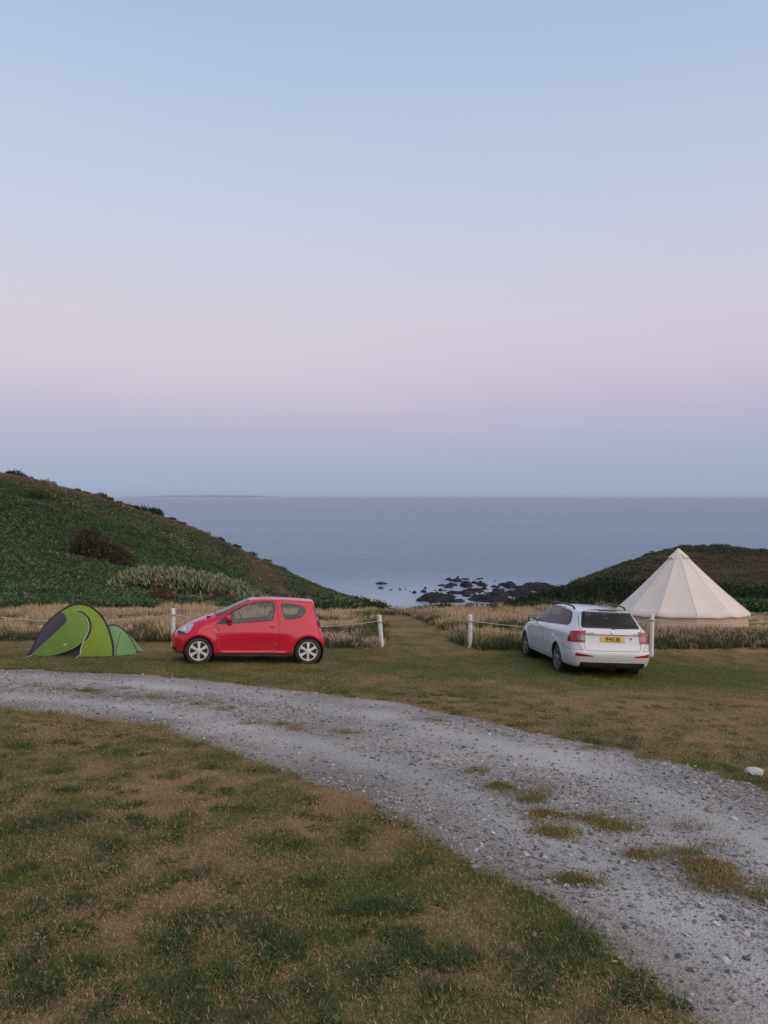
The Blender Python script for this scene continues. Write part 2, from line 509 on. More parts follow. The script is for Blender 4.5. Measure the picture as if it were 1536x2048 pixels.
# dryness of the lawn: noise, with brown and green places as in the photograph
_spots = [(1300, 1440, 420, 45, .28), (1000, 1430, 160, 25, .12), (700, 1640, 260, 90, .24), (230, 1590, 170, 40, .30), (330, 1790, 170, 80, .2), (480, 1880, 170, 60, .15),
          (1400, 1355, 260, 24, -.6), (1200, 1335, 160, 24, -.5), (850, 1340, 320, 34, -.3), (200, 1325, 260, 14, -.35), (500, 1345, 240, 16, -.3),
          (90, 1640, 110, 50, -.3), (200, 1520, 200, 35, -.1), (700, 1700, 120, 30, -.15), (1100, 1900, 120, 60, -.08), (1330, 2030, 160, 50, -.10), (900, 1680, 120, 30, -.1),
          (60, 1950, 120, 90, -.2), (600, 2030, 300, 40, .05), (780, 1870, 100, 50, -.1), (980, 1790, 100, 60, -.08), (900, 1960, 200, 90, .08)]
SPOTS = []
for px, py, rx, ry, d in _spots:
    c = hit(px, py); e1 = hit(px + rx, py); e2 = hit(px, py + ry)
    SPOTS.append((c[0], c[1], np.hypot(*(e1 - c)[:2]), np.hypot(*(e2 - c)[:2]) * 1.15, d))
def dryness(x, y):
    v = 0.58 + 0.7 * (fbm(x * 0.55, y * 0.55, 3, 51) - 0.5) + 1.7 * (fbm(x * 3.8, y * 3.8, 4, 54) - 0.5)
    for cx_, cy_, rx, ry, d in SPOTS:
        v = v + d * np.exp(-((x - cx_) / rx) ** 2 - ((y - cy_) / ry) ** 2)
    e = sdf_poly(TRACK, x, y)
    v = v - 0.06 * np.exp(-((e - 0.35) / 0.35) ** 2)
    v = v + 0.25 * (1 - sstep(0, 0.5, sdf_poly(PATH, x, y))) * 0.4
    return np.clip(v, 0.02, 0.97)

# ------------------------------------------------------------------ ground, hillside, beach: one sheet cut in three
th = np.concatenate([np.linspace(-180, -52, 60, endpoint=False), np.linspace(-52, 52, 520, endpoint=False), np.linspace(52, 180, 60, endpoint=False)]) * math.pi / 180
rr = np.concatenate([[0.15], np.geomspace(0.6, 40, 300), np.geomspace(40.4, 520, 190)])
TH, RR = np.meshgrid(th, rr)
GX = RR * np.sin(TH); GY = RR * np.cos(TH)
GZ = land_z(GX, GY)
# outside the photograph's view the land stays above the sea on the landward side
nth, nr = len(th), len(rr)
V = np.stack([GX, GY, GZ], 2).reshape(-1, 3)
i, j = np.meshgrid(np.arange(nr - 1), np.arange(nth), indexing='ij')
j2 = (j + 1) % nth
Fq = np.stack([i * nth + j, i * nth + j2, (i + 1) * nth + j2, (i + 1) * nth + j], 2).reshape(-1, 4)[:, ::-1]
cen = V[Fq].mean(1)
cx_, cy_, cz_ = cen.T
is_far = (cy_ + 0.04 * np.abs(cx_) > 37.5) | (np.abs(cx_) > 60)
is_beach = is_far & (cz_ < SEA + 1.1) & (cz_ > SEA - 6) & (np.abs(cx_ - 8) < 22) & (cy_ > 200)
drop = is_far & (cz_ < SEA - 12)

def sub_mesh(name, mask):
    f = Fq[mask]; u, inv = np.unique(f, return_inverse=True)
    return mesh_np(name, V[u], inv.reshape(-1, 4), smooth=True), V[u]

# materials of the land
def soil_material():
    m, p, n, l = new_mat('turf soil')
    d = n.new('ShaderNodeAttribute'); d.attribute_name = 'dry'
    tc = n.new('ShaderNodeTexCoord')
    nz = n.new('ShaderNodeTexNoise'); nz.inputs['Scale'].default_value = 28; nz.inputs['Detail'].default_value = 6
    l.new(tc.outputs['Object'], nz.inputs['Vector'])
    mm = n.new('ShaderNodeMath'); mm.operation = 'MULTIPLY_ADD'; mm.inputs[1].default_value = 0.9; 
    l.new(nz.outputs[0], mm.inputs[0]); 
    ad = n.new('ShaderNodeMath'); ad.operation = 'SUBTRACT'; ad.inputs[1].default_value = 0.45
    l.new(d.outputs['Fac'], ad.inputs[0]); l.new(ad.outputs[0], mm.inputs[2])
    rp = n.new('ShaderNodeValToRGB'); e = rp.color_ramp.elements
    e[0].position = 0.2; e[0].color = (0.050, 0.066, 0.018, 1)
    e[1].position = 0.85; e[1].color = (0.23, 0.155, 0.08, 1)
    x = rp.color_ramp.elements.new(0.5); x.color = (0.115, 0.098, 0.038, 1)
    l.new(mm.outputs[0], rp.inputs[0]); l.new(rp.outputs[0], p.inputs['Base Color'])
    p.inputs['Roughness'].default_value = 0.95; p.inputs['Specular IOR Level'].default_value = 0.1
    b = n.new('ShaderNodeBump'); b.inputs['Distance'].default_value = 0.03; b.inputs['Strength'].default_value = 0.7
    n2 = n.new('ShaderNodeTexNoise'); n2.inputs['Scale'].default_value = 60; n2.inputs['Detail'].default_value = 4
    l.new(tc.outputs['Object'], n2.inputs['Vector']); l.new(n2.outputs[0], b.inputs['Height']); l.new(b.outputs[0], p.inputs['Normal'])
    return m
M_SOIL = soil_material()
M_HILL = mat('hillside earth', (0.030, 0.042, 0.016), 0.95, (0.060, 0.045, 0.025), 0.25, 0.6, 3.0, spec=0.1)
M_SAND = mat('wet sand', (0.34, 0.26, 0.19), 0.5, (0.28, 0.22, 0.17), 0.3, 0.2, 2.0)

me, vv = sub_mesh('ground', ~is_far)
dr = dryness(vv[:, 0], vv[:, 1])
mw = meadow_amount(vv[:, 0], vv[:, 1])
attr_f(me, 'dry', np.clip(dr * (1 - 0.5 * mw) + 0.12 * mw, 0, 1))
ground = tag(link('ground', me, M_SOIL), kind='structure')
me, vv = sub_mesh('hillside', is_far & ~is_beach & ~drop)
tag(link('hillside', me, M_HILL), kind='structure')
me, vv = sub_mesh('beach', is_beach)
tag(link('beach', me, M_SAND), kind='structure')

# the gravel track: its own sheet just above the turf, with wheel ruts and a worn middle
def seg_dist(P, poly):
    d = np.full(len(P), 1e9)
    for a, b in zip(poly[:-1], poly[1:]):
        ab = b - a; t = np.clip(((P - a) @ ab) / (ab @ ab), 0, 1); d = np.minimum(d, np.linalg.norm(P - a - t[:, None] * ab, axis=1))
    return d
x0, x1, y0, y1 = -14, 7.5, 2.0, 17.8
xs = np.arange(x0, x1, 0.045); ys = np.arange(y0, y1, 0.045)
TX, TY = np.meshgrid(xs, ys)
TD = track_d(TX, TY)
def rut(x, y):
    return 0.035 * (fbm(x * 0.9, y * 0.9, 3, 61) - 0.5) + 0.02 * (fbm(x * 4, y * 4, 2, 62) - 0.5)
TZ = near_z(TX, TY) + 0.006 + rut(TX, TY) * sstep(0, 0.5, -TD) + 0.012 * sstep(0.0, 0.2, -TD)
keep = TD < 0.12
TZ = TZ - 0.05 * sstep(0.0, 0.12, TD)
idx = -np.ones(TX.shape, int); 
cell = keep[:-1, :-1] & keep[1:, :-1] & keep[:-1, 1:] & keep[1:, 1:]
ii, jj = np.nonzero(cell); W = TX.shape[1]
FAR_E, NEAR_E = TRACK[0:18], TRACK[19:]
def rut_amount(x, y):
    """1 in the two wheel lines, 0 on the crown and the verges"""
    P = np.stack([np.ravel(x), np.ravel(y)], 1)
    a, b = seg_dist(P, FAR_E), seg_dist(P, NEAR_E)
    q = b / (a + b + 1e-6) + .05 * (fbm(P[:, 0] * .5, P[:, 1] * .5, 2, 65) - .5)
    r = np.maximum(np.exp(-((q - .22) / .085) ** 2), np.exp(-((q - .70) / .10) ** 2))
    return (r * (.55 + .6 * fbm(P[:, 0] * .8, P[:, 1] * .8, 3, 66))).reshape(np.shape(x))
Ft = np.stack([ii * W + jj, ii * W + jj + 1, (ii + 1) * W + jj + 1, (ii + 1) * W + jj], 1)
u, inv = np.unique(Ft, return_inverse=True)
Vt = np.stack([TX.ravel(), TY.ravel(), TZ.ravel()], 1)[u]
def gravel_material():
    m, p, n, l = new_mat('crushed slate')
    tc = n.new('ShaderNodeTexCoord')
    def noise(s, d=5):
        z = n.new('ShaderNodeTexNoise'); z.inputs['Scale'].default_value = s; z.inputs['Detail'].default_value = d
        l.new(tc.outputs['Object'], z.inputs['Vector']); return z.outputs[0]
    v = n.new('ShaderNodeTexVoronoi'); v.inputs['Scale'].default_value = 70
    l.new(tc.outputs['Object'], v.inputs['Vector'])
    rp = n.new('ShaderNodeValToRGB'); e = rp.color_ramp.elements
    e[0].position = 0.25; e[0].color = (0.20, 0.185, 0.17, 1)
    e[1].position = 0.75; e[1].color = (0.46, 0.43, 0.395, 1)
    l.new(noise(0.8, 7), rp.inputs[0])
    mx = n.new('ShaderNodeMix'); mx.data_type = 'RGBA'; mx.blend_type = 'MULTIPLY'; mx.inputs[0].default_value = 0.55
    hs = n.new('ShaderNodeSeparateColor'); l.new(v.outputs['Color'], hs.inputs[0])
    r2 = n.new('ShaderNodeValToRGB'); e = r2.color_ramp.elements
    e[0].color = (0.45, 0.46, 0.5, 1); e[1].color = (1.15, 1.13, 1.1, 1)
    l.new(hs.outputs[0], r2.inputs[0])
    l.new(rp.outputs[0], mx.inputs[6]); l.new(r2.outputs[0], mx.inputs[7])
    # earth showing between the stones here and there
    er = n.new('ShaderNodeValToRGB'); er.color_ramp.elements[0].position = 0.60; er.color_ramp.elements[1].position = 0.74
    l.new(noise(1.7, 5), er.inputs[0])
    mf = n.new('ShaderNodeMath'); mf.operation = 'MULTIPLY'; mf.inputs[1].default_value = 0.45
    l.new(er.outputs[0], mf.inputs[0])
    m2 = n.new('ShaderNodeMix'); m2.data_type = 'RGBA'
    l.new(mf.outputs[0], m2.inputs[0]); l.new(mx.outputs[2], m2.inputs[6]); m2.inputs[7].default_value = (0.21, 0.17, 0.13, 1)
    ru = n.new('ShaderNodeAttribute'); ru.attribute_name = 'rut'
    ve = n.new('ShaderNodeAttribute'); ve.attribute_name = 'verge'
    m3 = n.new('ShaderNodeMix'); m3.data_type = 'RGBA'; m3.inputs[7].default_value = (.47, .45, .425, 1)       # pale rolled dust in the wheel lines
    k3 = n.new('ShaderNodeMath'); k3.operation = 'MULTIPLY'; k3.inputs[1].default_value = .45; l.new(ru.outputs['Fac'], k3.inputs[0])
    l.new(k3.outputs[0], m3.inputs[0]); l.new(m2.outputs[2], m3.inputs[6])
    m4 = n.new('ShaderNodeMix'); m4.data_type = 'RGBA'; m4.inputs[7].default_value = (.20, .155, .115, 1)      # earth along the verges
    k4 = n.new('ShaderNodeMath'); k4.operation = 'MULTIPLY'; k4.inputs[1].default_value = .55; l.new(ve.outputs['Fac'], k4.inputs[0])
    l.new(k4.outputs[0], m4.inputs[0]); l.new(m3.outputs[2], m4.inputs[6])
    l.new(m4.outputs[2], p.inputs['Base Color'])
    p.inputs['Roughness'].default_value = 0.9; p.inputs['Specular IOR Level'].default_value = 0.2
    b = n.new('ShaderNodeBump'); b.inputs['Distance'].default_value = 0.012; b.inputs['Strength'].default_value = 0.9
    l.new(v.outputs['Distance'], b.inputs['Height'])
    b2 = n.new('ShaderNodeBump'); b2.inputs['Distance'].default_value = 0.02; b2.inputs['Strength'].default_value = 0.6
    l.new(noise(25, 6), b2.inputs['Height']); l.new(b.outputs[0], b2.inputs['Normal']); l.new(b2.outputs[0], p.inputs['Normal'])
    return m
M_GRAVEL = gravel_material()
me = mesh_np('gravel_track', Vt, inv.reshape(-1, 4), smooth=True)
attr_f(me, 'rut', rut_amount(Vt[:, 0], Vt[:, 1])); attr_f(me, 'verge', sstep(-.55, .05, track_d(Vt[:, 0], Vt[:, 1]) + .5 * (fbm(Vt[:, 0] * 1.1, Vt[:, 1] * 1.1, 3, 67) - .5)))
tag(link('gravel_track', me, M_GRAVEL), kind='structure')

# the mown path through the meadow, a sheet of its own
xs = np.arange(-0.8, 7.5, 0.06); ys = np.arange(20.2, 35.6, 0.06)
PX, PY = np.meshgrid(xs, ys); PD = sdf_poly(PATH, PX, PY) + 0.2 * (fbm(PX * 2, PY * 2, 2, 71) - 0.5)
PZ = near_z(PX, PY) + 0.008
k = PD < 0.05
cell = k[:-1, :-1] & k[1:, :-1] & k[:-1, 1:] & k[1:, 1:]
ii, jj = np.nonzero(cell); W = PX.shape[1]
Fp = np.stack([ii * W + jj, ii * W + jj + 1, (ii + 1) * W + jj + 1, (ii + 1) * W + jj], 1)
u, inv = np.unique(Fp, return_inverse=True)
Vp = np.stack([PX.ravel(), PY.ravel(), PZ.ravel()], 1)[u]
me = mesh_np('path', Vp, inv.reshape(-1, 4), smooth=True)
attr_f(me, 'dry', dryness(Vp[:, 0], Vp[:, 1]))
tag(link('path', me, M_SOIL), kind='structure')

# ------------------------------------------------------------------ sea
def sea_material():
    m, p, n, l = new_mat('sea water')
    geo = n.new('ShaderNodeNewGeometry')
    mp = n.new('ShaderNodeMapping'); mp.inputs['Scale'].default_value = (0.035, 0.20, 1.0)
    l.new(geo.outputs['Position'], mp.inputs[0])
    nz = n.new('ShaderNodeTexNoise'); nz.inputs['Scale'].default_value = 1.0; nz.inputs['Detail'].default_value = 4
    l.new(mp.outputs[0], nz.inputs['Vector'])
    mp2 = n.new('ShaderNodeMapping'); mp2.inputs['Scale'].default_value = (0.0022, 0.016, 1.0)
    l.new(geo.outputs['Position'], mp2.inputs[0])
    n2 = n.new('ShaderNodeTexNoise'); n2.inputs['Scale'].default_value = 1.0; n2.inputs['Detail'].default_value = 5
    l.new(mp2.outputs[0], n2.inputs['Vector'])
    rp = n.new('ShaderNodeValToRGB'); e = rp.color_ramp.elements
    e[0].position = 0.35; e[0].color = (0.022, 0.085, 0.155, 1)
    e[1].position = 0.7; e[1].color = (0.055, 0.135, 0.215, 1)
    l.new(n2.outputs[0], rp.inputs[0])
    # paler base colour near shore: painted sky reflection, with some silt and foam
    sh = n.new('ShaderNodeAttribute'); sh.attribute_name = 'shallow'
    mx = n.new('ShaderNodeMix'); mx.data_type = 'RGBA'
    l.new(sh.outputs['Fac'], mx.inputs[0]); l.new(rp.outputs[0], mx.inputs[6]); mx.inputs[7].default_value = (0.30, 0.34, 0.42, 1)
    l.new(mx.outputs[2], p.inputs['Base Color'])
    rr_ = n.new('ShaderNodeMapRange'); rr_.inputs[3].default_value = 0.16; rr_.inputs[4].default_value = 0.34
    l.new(n2.outputs[0], rr_.inputs[0]); l.new(rr_.outputs[0], p.inputs['Roughness'])
    p.inputs['IOR'].default_value = 1.33; p.inputs['Specular IOR Level'].default_value = 0.28; p.inputs['Specular Tint'].default_value = (.84, .96, 1.0, 1)
    b = n.new('ShaderNodeBump'); b.inputs['Strength'].default_value = 0.9; b.inputs['Distance'].default_value = 1.1
    l.new(nz.outputs[0], b.inputs['Height']); l.new(b.outputs[0], p.inputs['Normal'])
    return m
sr = np.concatenate([np.geomspace(120, 700, 90), np.geomspace(760, 160000, 60)])
sa = np.linspace(-100, 100, 201) * math.pi / 180
SA, SR = np.meshgrid(sa, sr)
Vs = np.stack([SR * np.sin(SA), SR * np.cos(SA), np.full(SA.shape, SEA)], 2).reshape(-1, 3)
i, j = np.meshgrid(np.arange(len(sr) - 1), np.arange(len(sa) - 1), indexing='ij'); W = len(sa)
Fs = np.stack([i * W + j, (i + 1) * W + j, (i + 1) * W + j + 1, i * W + j + 1], 2).reshape(-1, 4)[:, ::-1]
me = mesh_np('sea', Vs, Fs[:, ::-1], smooth=False)
sx, sy = Vs[:, 0], Vs[:, 1]
attr_f(me, 'shallow', np.exp(-(((sx - 15) / 75) ** 2 + ((sy - 258) / 62) ** 2)) * (0.75 + 0.5 * (fbm(sx * 0.08, sy * 0.05, 3, 81) - 0.5)))  # near-shore band whose paler colour stands in for reflected sky
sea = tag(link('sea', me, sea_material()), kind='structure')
# ------------------------------------------------------------------ car bodies: a subdivided cage, then cut into panels
def subdivide_cage(rings, level=3, crease=None):
    """rings: list of rows of (x,y,z), from the sill up to the roof's centre line; the left half, mirrored"""
    bm = bmesh.new(); cache = {}
    def vert(p):
        k = tuple(round(c, 4) for c in p)
        if k not in cache: cache[k] = bm.verts.new(p)
        return cache[k]
    cl = bm.edges.layers.float.new('crease_edge')
    for side in (1, -1):
        for a in range(len(rings) - 1):
            for b in range(len(rings[0]) - 1):
                q = [rings[a][b], rings[a][b + 1], rings[a + 1][b + 1], rings[a + 1][b]]
                vs = []
                for p in q:
                    v = vert((p[0], side * p[1], p[2]))
                    if v not in vs: vs.append(v)
                if len(vs) < 3: continue
                if side < 0: vs.reverse()
                try: bm.faces.new(vs)
                except ValueError: pass
    if crease:
        for a, b0, b1, w in crease:
            for side in (1, -1):
                for b in range(b0, b1):
                    p, q = rings[a][b], rings[a][b + 1]
                    e = bm.edges.get((vert((p[0], side * p[1], p[2])), vert((q[0], side * q[1], q[2]))))
                    if e: e[cl] = w
    bmesh.ops.recalc_face_normals(bm, faces=bm.faces)
    me = bpy.data.meshes.new('cage'); bm.to_mesh(me); bm.free()
    o = bpy.data.objects.new('cage', me); COL.objects.link(o)
    md = o.modifiers.new('s', 'SUBSURF'); md.levels = level; md.render_levels = level
    dg = bpy.context.evaluated_depsgraph_get(); dg.update()
    ev = o.evaluated_get(dg).to_mesh()
    V = np.empty(len(ev.vertices) * 3); ev.vertices.foreach_get('co', V); V = V.reshape(-1, 3)
    ev.calc_loop_triangles()
    T = np.empty(len(ev.loop_triangles) * 3, np.int32); ev.loop_triangles.foreach_get('vertices', T); T = T.reshape(-1, 3)
    o.evaluated_get(dg).to_mesh_clear()
    bpy.data.objects.remove(o)
    # make sure the faces look outward
    c = V[T].mean(1); nn = np.cross(V[T[:, 1]] - V[T[:, 0]], V[T[:, 2]] - V[T[:, 0]])
    if np.sum(nn * (c - np.array([V[:, 0].mean(), 0, 0.7]))) < 0: T = T[:, ::-1]
    return V, T

def vnormals(V, T):
    n = np.cross(V[T[:, 1]] - V[T[:, 0]], V[T[:, 2]] - V[T[:, 0]])
    N = np.zeros_like(V)
    for k in range(3): np.add.at(N, T[:, k], n)
    return N / (np.linalg.norm(N, axis=1, keepdims=True) + 1e-12)

def cut(m, f):
    """split a triangle mesh along f = 0; returns (inside f < 0, outside)"""
    if isinstance(f, list):                                     # all of several limits, one after the other
        ins = m; outs = []
        for g in f:
            ins, o_ = cut(ins, g)
            ins = compact(ins)
            if len(o_[2]): outs.append(o_)
        return ins, (join(*outs) if outs else (m[0], m[1], m[2][:0]))
    V, N, T = m
    if len(T) == 0: return (V, N, T), (V, N, T)
    fv = f(V); s = fv < 0; S = s[T]; c = S.sum(1)
    Ti = [T[c == 3]]; To = [T[c == 0]]
    nv = []; nn = []; cache = {}; base = len(V)
    def mid(a, b):
        k = (a, b) if a < b else (b, a)
        if k not in cache:
            t = fv[k[0]] / (fv[k[0]] - fv[k[1]])
            nv.append(V[k[0]] * (1 - t) + V[k[1]] * t); q = N[k[0]] * (1 - t) + N[k[1]] * t
            nn.append(q / (np.linalg.norm(q) + 1e-12)); cache[k] = base + len(nv) - 1
        return cache[k]
    ai, ao = [], []
    for tri in T[(c == 1) | (c == 2)]:
        f3 = s[tri]; odd = f3.sum() == 1
        k = int(np.nonzero(f3 == odd)[0][0])
        a, b, d = tri[k], tri[(k + 1) % 3], tri[(k + 2) % 3]
        p, q = mid(a, b), mid(a, d)
        (ai if odd else ao).append((a, p, q))
        (ao if odd else ai).extend([(p, b, d), (p, d, q)])
    if nv: V = np.vstack([V, nv]); N = np.vstack([N, nn])
    if ai: Ti.append(np.array(ai))
    if ao: To.append(np.array(ao))
    return (V, N, np.vstack(Ti)), (V, N, np.vstack(To))

def compact(m):
    V, N, T = m; u, inv = np.unique(T, return_inverse=True)
    return V[u], N[u], inv.reshape(-1, 3)
def join(*ms):
    ms = [compact(m) for m in ms]
    V = np.vstack([m[0] for m in ms]); N = np.vstack([m[1] for m in ms]); T = []; o = 0
    for m in ms: T.append(m[2] + o); o += len(m[0])
    return V, N, np.vstack(T)

def put(name, m, mats, parent, push=0.0, rim=0.0):
    """rim > 0 turns the outline inward so the panel shows a thickness"""
    V, N, T = m
    u, inv = np.unique(T, return_inverse=True)
    V2, N2, T2 = V[u] + N[u] * push, N[u], inv.reshape(-1, 3)
    if rim > 0:
        e = np.sort(np.concatenate([T2[:, [0, 1]], T2[:, [1, 2]], T2[:, [2, 0]]]), 1)
        eo = np.concatenate([T2[:, [0, 1]], T2[:, [1, 2]], T2[:, [2, 0]]])
        _, i, cnt = np.unique(e, axis=0, return_index=True, return_counts=True)
        be = eo[i[cnt == 1]]
        n = len(V2); bv, binv = np.unique(be, return_inverse=True); binv = binv.reshape(-1, 2)
        V3 = np.vstack([V2, V2[bv], V2[bv] - N2[bv] * rim]); N3 = np.vstack([N2, N2[bv], N2[bv]])
        k = len(bv)
        q = np.concatenate([np.stack([n + binv[:, 1], n + binv[:, 0], n + k + binv[:, 0]], 1), np.stack([n + binv[:, 1], n + k + binv[:, 0], n + k + binv[:, 1]], 1)])
        # normals of the rim: pointing away from the panel, roughly in its plane
        cc = V2.mean(0); d = V2[bv] - cc; d = d - N2[bv] * (d * N2[bv]).sum(1, keepdims=True)
        d /= np.linalg.norm(d, axis=1, keepdims=True) + 1e-9
        N3[n:n + k] = d; N3[n + k:] = d
        V2, N2, T2 = V3, N3, np.vstack([T2, q])
    me = mesh_np(name, V2, T2, smooth=True, N=N2)
    return link(name, me, mats, parent)

def put_sides(name, m, mats, parent, **kw):
    for s_ in (1, -1):
        h = cut(m, (lambda V_: -V_[:, 1]) if s_ > 0 else (lambda V_: V_[:, 1]))[0]
        if len(h[2]): put(name, h, mats, parent, **kw)

def round_poly(pts, n=6):
    """closed Catmull-Rom through the points"""
    P = np.array(pts, float); out = []
    for i in range(len(P)):
        a, b, c, d = P[i - 1], P[i], P[(i + 1) % len(P)], P[(i + 2) % len(P)]
        for t in np.linspace(0, 1, n, endpoint=False):
            out.append(0.5 * (2 * b + (c - a) * t + (2 * a - 5 * b + 4 * c - d) * t * t + (3 * b - a - 3 * c + d) * t ** 3))
    return np.array(out)
def soft_poly(pts, r=0.03, n=4):
    """polygon with rounded corners"""
    P = np.array(pts, float); out = []
    for i in range(len(P)):
        a, b, c = P[i - 1], P[i], P[(i + 1) % len(P)]
        u = a - b; w = c - b; lu, lw = np.linalg.norm(u), np.linalg.norm(w)
        rr_ = min(r, lu * 0.45, lw * 0.45); p, q = b + u / lu * rr_, b + w / lw * rr_
        for t in np.linspace(0, 1, n): out.append((1 - t) ** 2 * p + 2 * t * (1 - t) * b + t * t * q)
    return np.array(out)
def side_f(poly, ymin=0.3, sgn=0):
    def f(V):
        d = sdf_poly(poly, V[:, 0], V[:, 2])
        y = np.abs(V[:, 1]) if sgn == 0 else sgn * V[:, 1]
        return np.maximum(d, (ymin - y))
    return f
def end_f(poly, lim):
    """in the plane across the car (y, z), only where lim(V) < 0"""
    return lambda V: np.maximum(sdf_poly(poly, V[:, 1], V[:, 2]), lim(V))
def band(f, a, b):
    return [lambda V: f(V) - b, lambda V: a - f(V)]
def ALL(f):
    """f gives a list of limits; keep them apart so that narrow strips survive the cutting"""
    n = len(f(np.zeros((1, 3))))
    return [(lambda V, k=k: f(V)[k] + 0 * V[:, 0]) for k in range(n)]
def near_line(g, w):
    return [g - w, -g - w]
def grow(f, a): return lambda V: f(V) - a

def glass_material(name, tint, refl=0.06):
    m, p, n, l = new_mat(name)
    t = n.new('ShaderNodeBsdfTransparent'); t.inputs[0].default_value = (*tint, 1)
    g = n.new('ShaderNodeBsdfGlossy'); g.inputs['Roughness'].default_value = 0.03; g.inputs[0].default_value = (0.9, 0.9, 0.9, 1)
    lw = n.new('ShaderNodeLayerWeight'); lw.inputs[0].default_value = .5          # thin pane: the same from both sides
    pw = n.new('ShaderNodeMath'); pw.operation = 'POWER'; pw.inputs[1].default_value = 5.0; l.new(lw.outputs['Facing'], pw.inputs[0])
    ad = n.new('ShaderNodeMath'); ad.operation = 'MULTIPLY_ADD'; ad.inputs[1].default_value = .85; ad.inputs[2].default_value = refl + .03; ad.use_clamp = True
    l.new(pw.outputs[0], ad.inputs[0])
    ms = n.new('ShaderNodeMixShader'); l.new(ad.outputs[0], ms.inputs[0]); l.new(t.outputs[0], ms.inputs[1]); l.new(g.outputs[0], ms.inputs[2])
    l.new(ms.outputs[0], n['Material Output'].inputs[0])
    return m
def paint(name, c, coat=1.0, rough=0.42):
    m, p, n, l = new_mat(name)
    tc = n.new('ShaderNodeTexCoord')
    nz = n.new('ShaderNodeTexNoise'); nz.inputs['Scale'].default_value = 3.0; nz.inputs['Detail'].default_value = 6
    l.new(tc.outputs['Object'], nz.inputs['Vector'])
    sp = n.new('ShaderNodeSeparateXYZ'); l.new(tc.outputs['Object'], sp.inputs[0])
    # road dust thickening towards the sills
    mr = n.new('ShaderNodeMapRange'); mr.inputs[1].default_value = 0.15; mr.inputs[2].default_value = 0.6; mr.inputs[3].default_value = 0.30; mr.inputs[4].default_value = 0.02
    l.new(sp.outputs[2], mr.inputs[0])
    mu = n.new('ShaderNodeMath'); mu.operation = 'MULTIPLY'; l.new(mr.outputs[0], mu.inputs[0]); l.new(nz.outputs[0], mu.inputs[1])
    mx = n.new('ShaderNodeMix'); mx.data_type = 'RGBA'; mx.inputs[6].default_value = (*c, 1); mx.inputs[7].default_value = (0.20, 0.16, 0.12, 1)
    l.new(mu.outputs[0], mx.inputs[0]); l.new(mx.outputs[2], p.inputs['Base Color'])
    p.inputs['Specular IOR Level'].default_value = .1; p.inputs['Roughness'].default_value = rough; p.inputs['Coat Weight'].default_value = coat; p.inputs['Coat Roughness'].default_value = 0.05
    r2 = n.new('ShaderNodeMath'); r2.operation = 'MULTIPLY_ADD'; r2.inputs[1].default_value = 0.6; r2.inputs[2].default_value = 0.03
    l.new(mu.outputs[0], r2.inputs[0]); l.new(r2.outputs[0], p.inputs['Coat Roughness'])
    return m
M_RED = paint('red car paint', (0.52, 0.004, 0.030))
M_WHITE = paint('white car paint', (0.60, 0.61, 0.63))
M_GLASS = glass_material('car side glass', (0.74, 0.78, 0.76), 0.03)
M_TINT = glass_material('estate side glass', (0.32, 0.37, 0.41), 0.0)
M_PRIVACY = glass_material('darker rear glass', (0.30, 0.37, 0.43), -0.008)
M_BLACK = mat('black trim plastic', (0.018, 0.018, 0.019), 0.45, (0.028, 0.028, 0.028), 6, 0.1, 60)
M_TYRE = mat('tyre rubber', (0.022, 0.021, 0.020), 0.85, (0.045, 0.040, 0.034), 5, 0.3, 40)
M_LINING = mat('dark cabin lining', (0.045, 0.045, 0.05), 0.9, (0.06, 0.06, 0.065), 4)
M_SEAT = mat('grey seat cloth', (0.10, 0.10, 0.11), 0.95, (0.14, 0.14, 0.15), 20)
M_COVER = mat('pale wheel cover', (0.62, 0.62, 0.62), 0.35, (0.54, 0.53, 0.51), 9, metallic=0.15)
M_ALLOY = mat('alloy wheel', (0.48, 0.48, 0.49), 0.3, (0.36, 0.35, 0.34), 9, metallic=0.7)
M_CHROME = mat('chrome', (0.75, 0.75, 0.76), 0.12, metallic=1.0)
M_LAMP_RED = mat('red lamp lens', (0.34, 0.004, 0.012), 0.25, (0.27, 0.003, 0.010), 14, coat=.5)
M_REVERSE = mat('grey reversing lens', (.20, .20, .21), .2, (.12, .12, .13), 18, coat=.6, metallic=.2)
M_LAMP_CLEAR = mat('clear lamp lens', (0.52, 0.52, 0.54), 0.15, (0.34, 0.34, 0.36), 18, coat=1.0, metallic=0.4)
M_LAMP_AMBER = mat('amber lamp lens', (0.7, 0.45, 0.3), 0.2, coat=1.0)

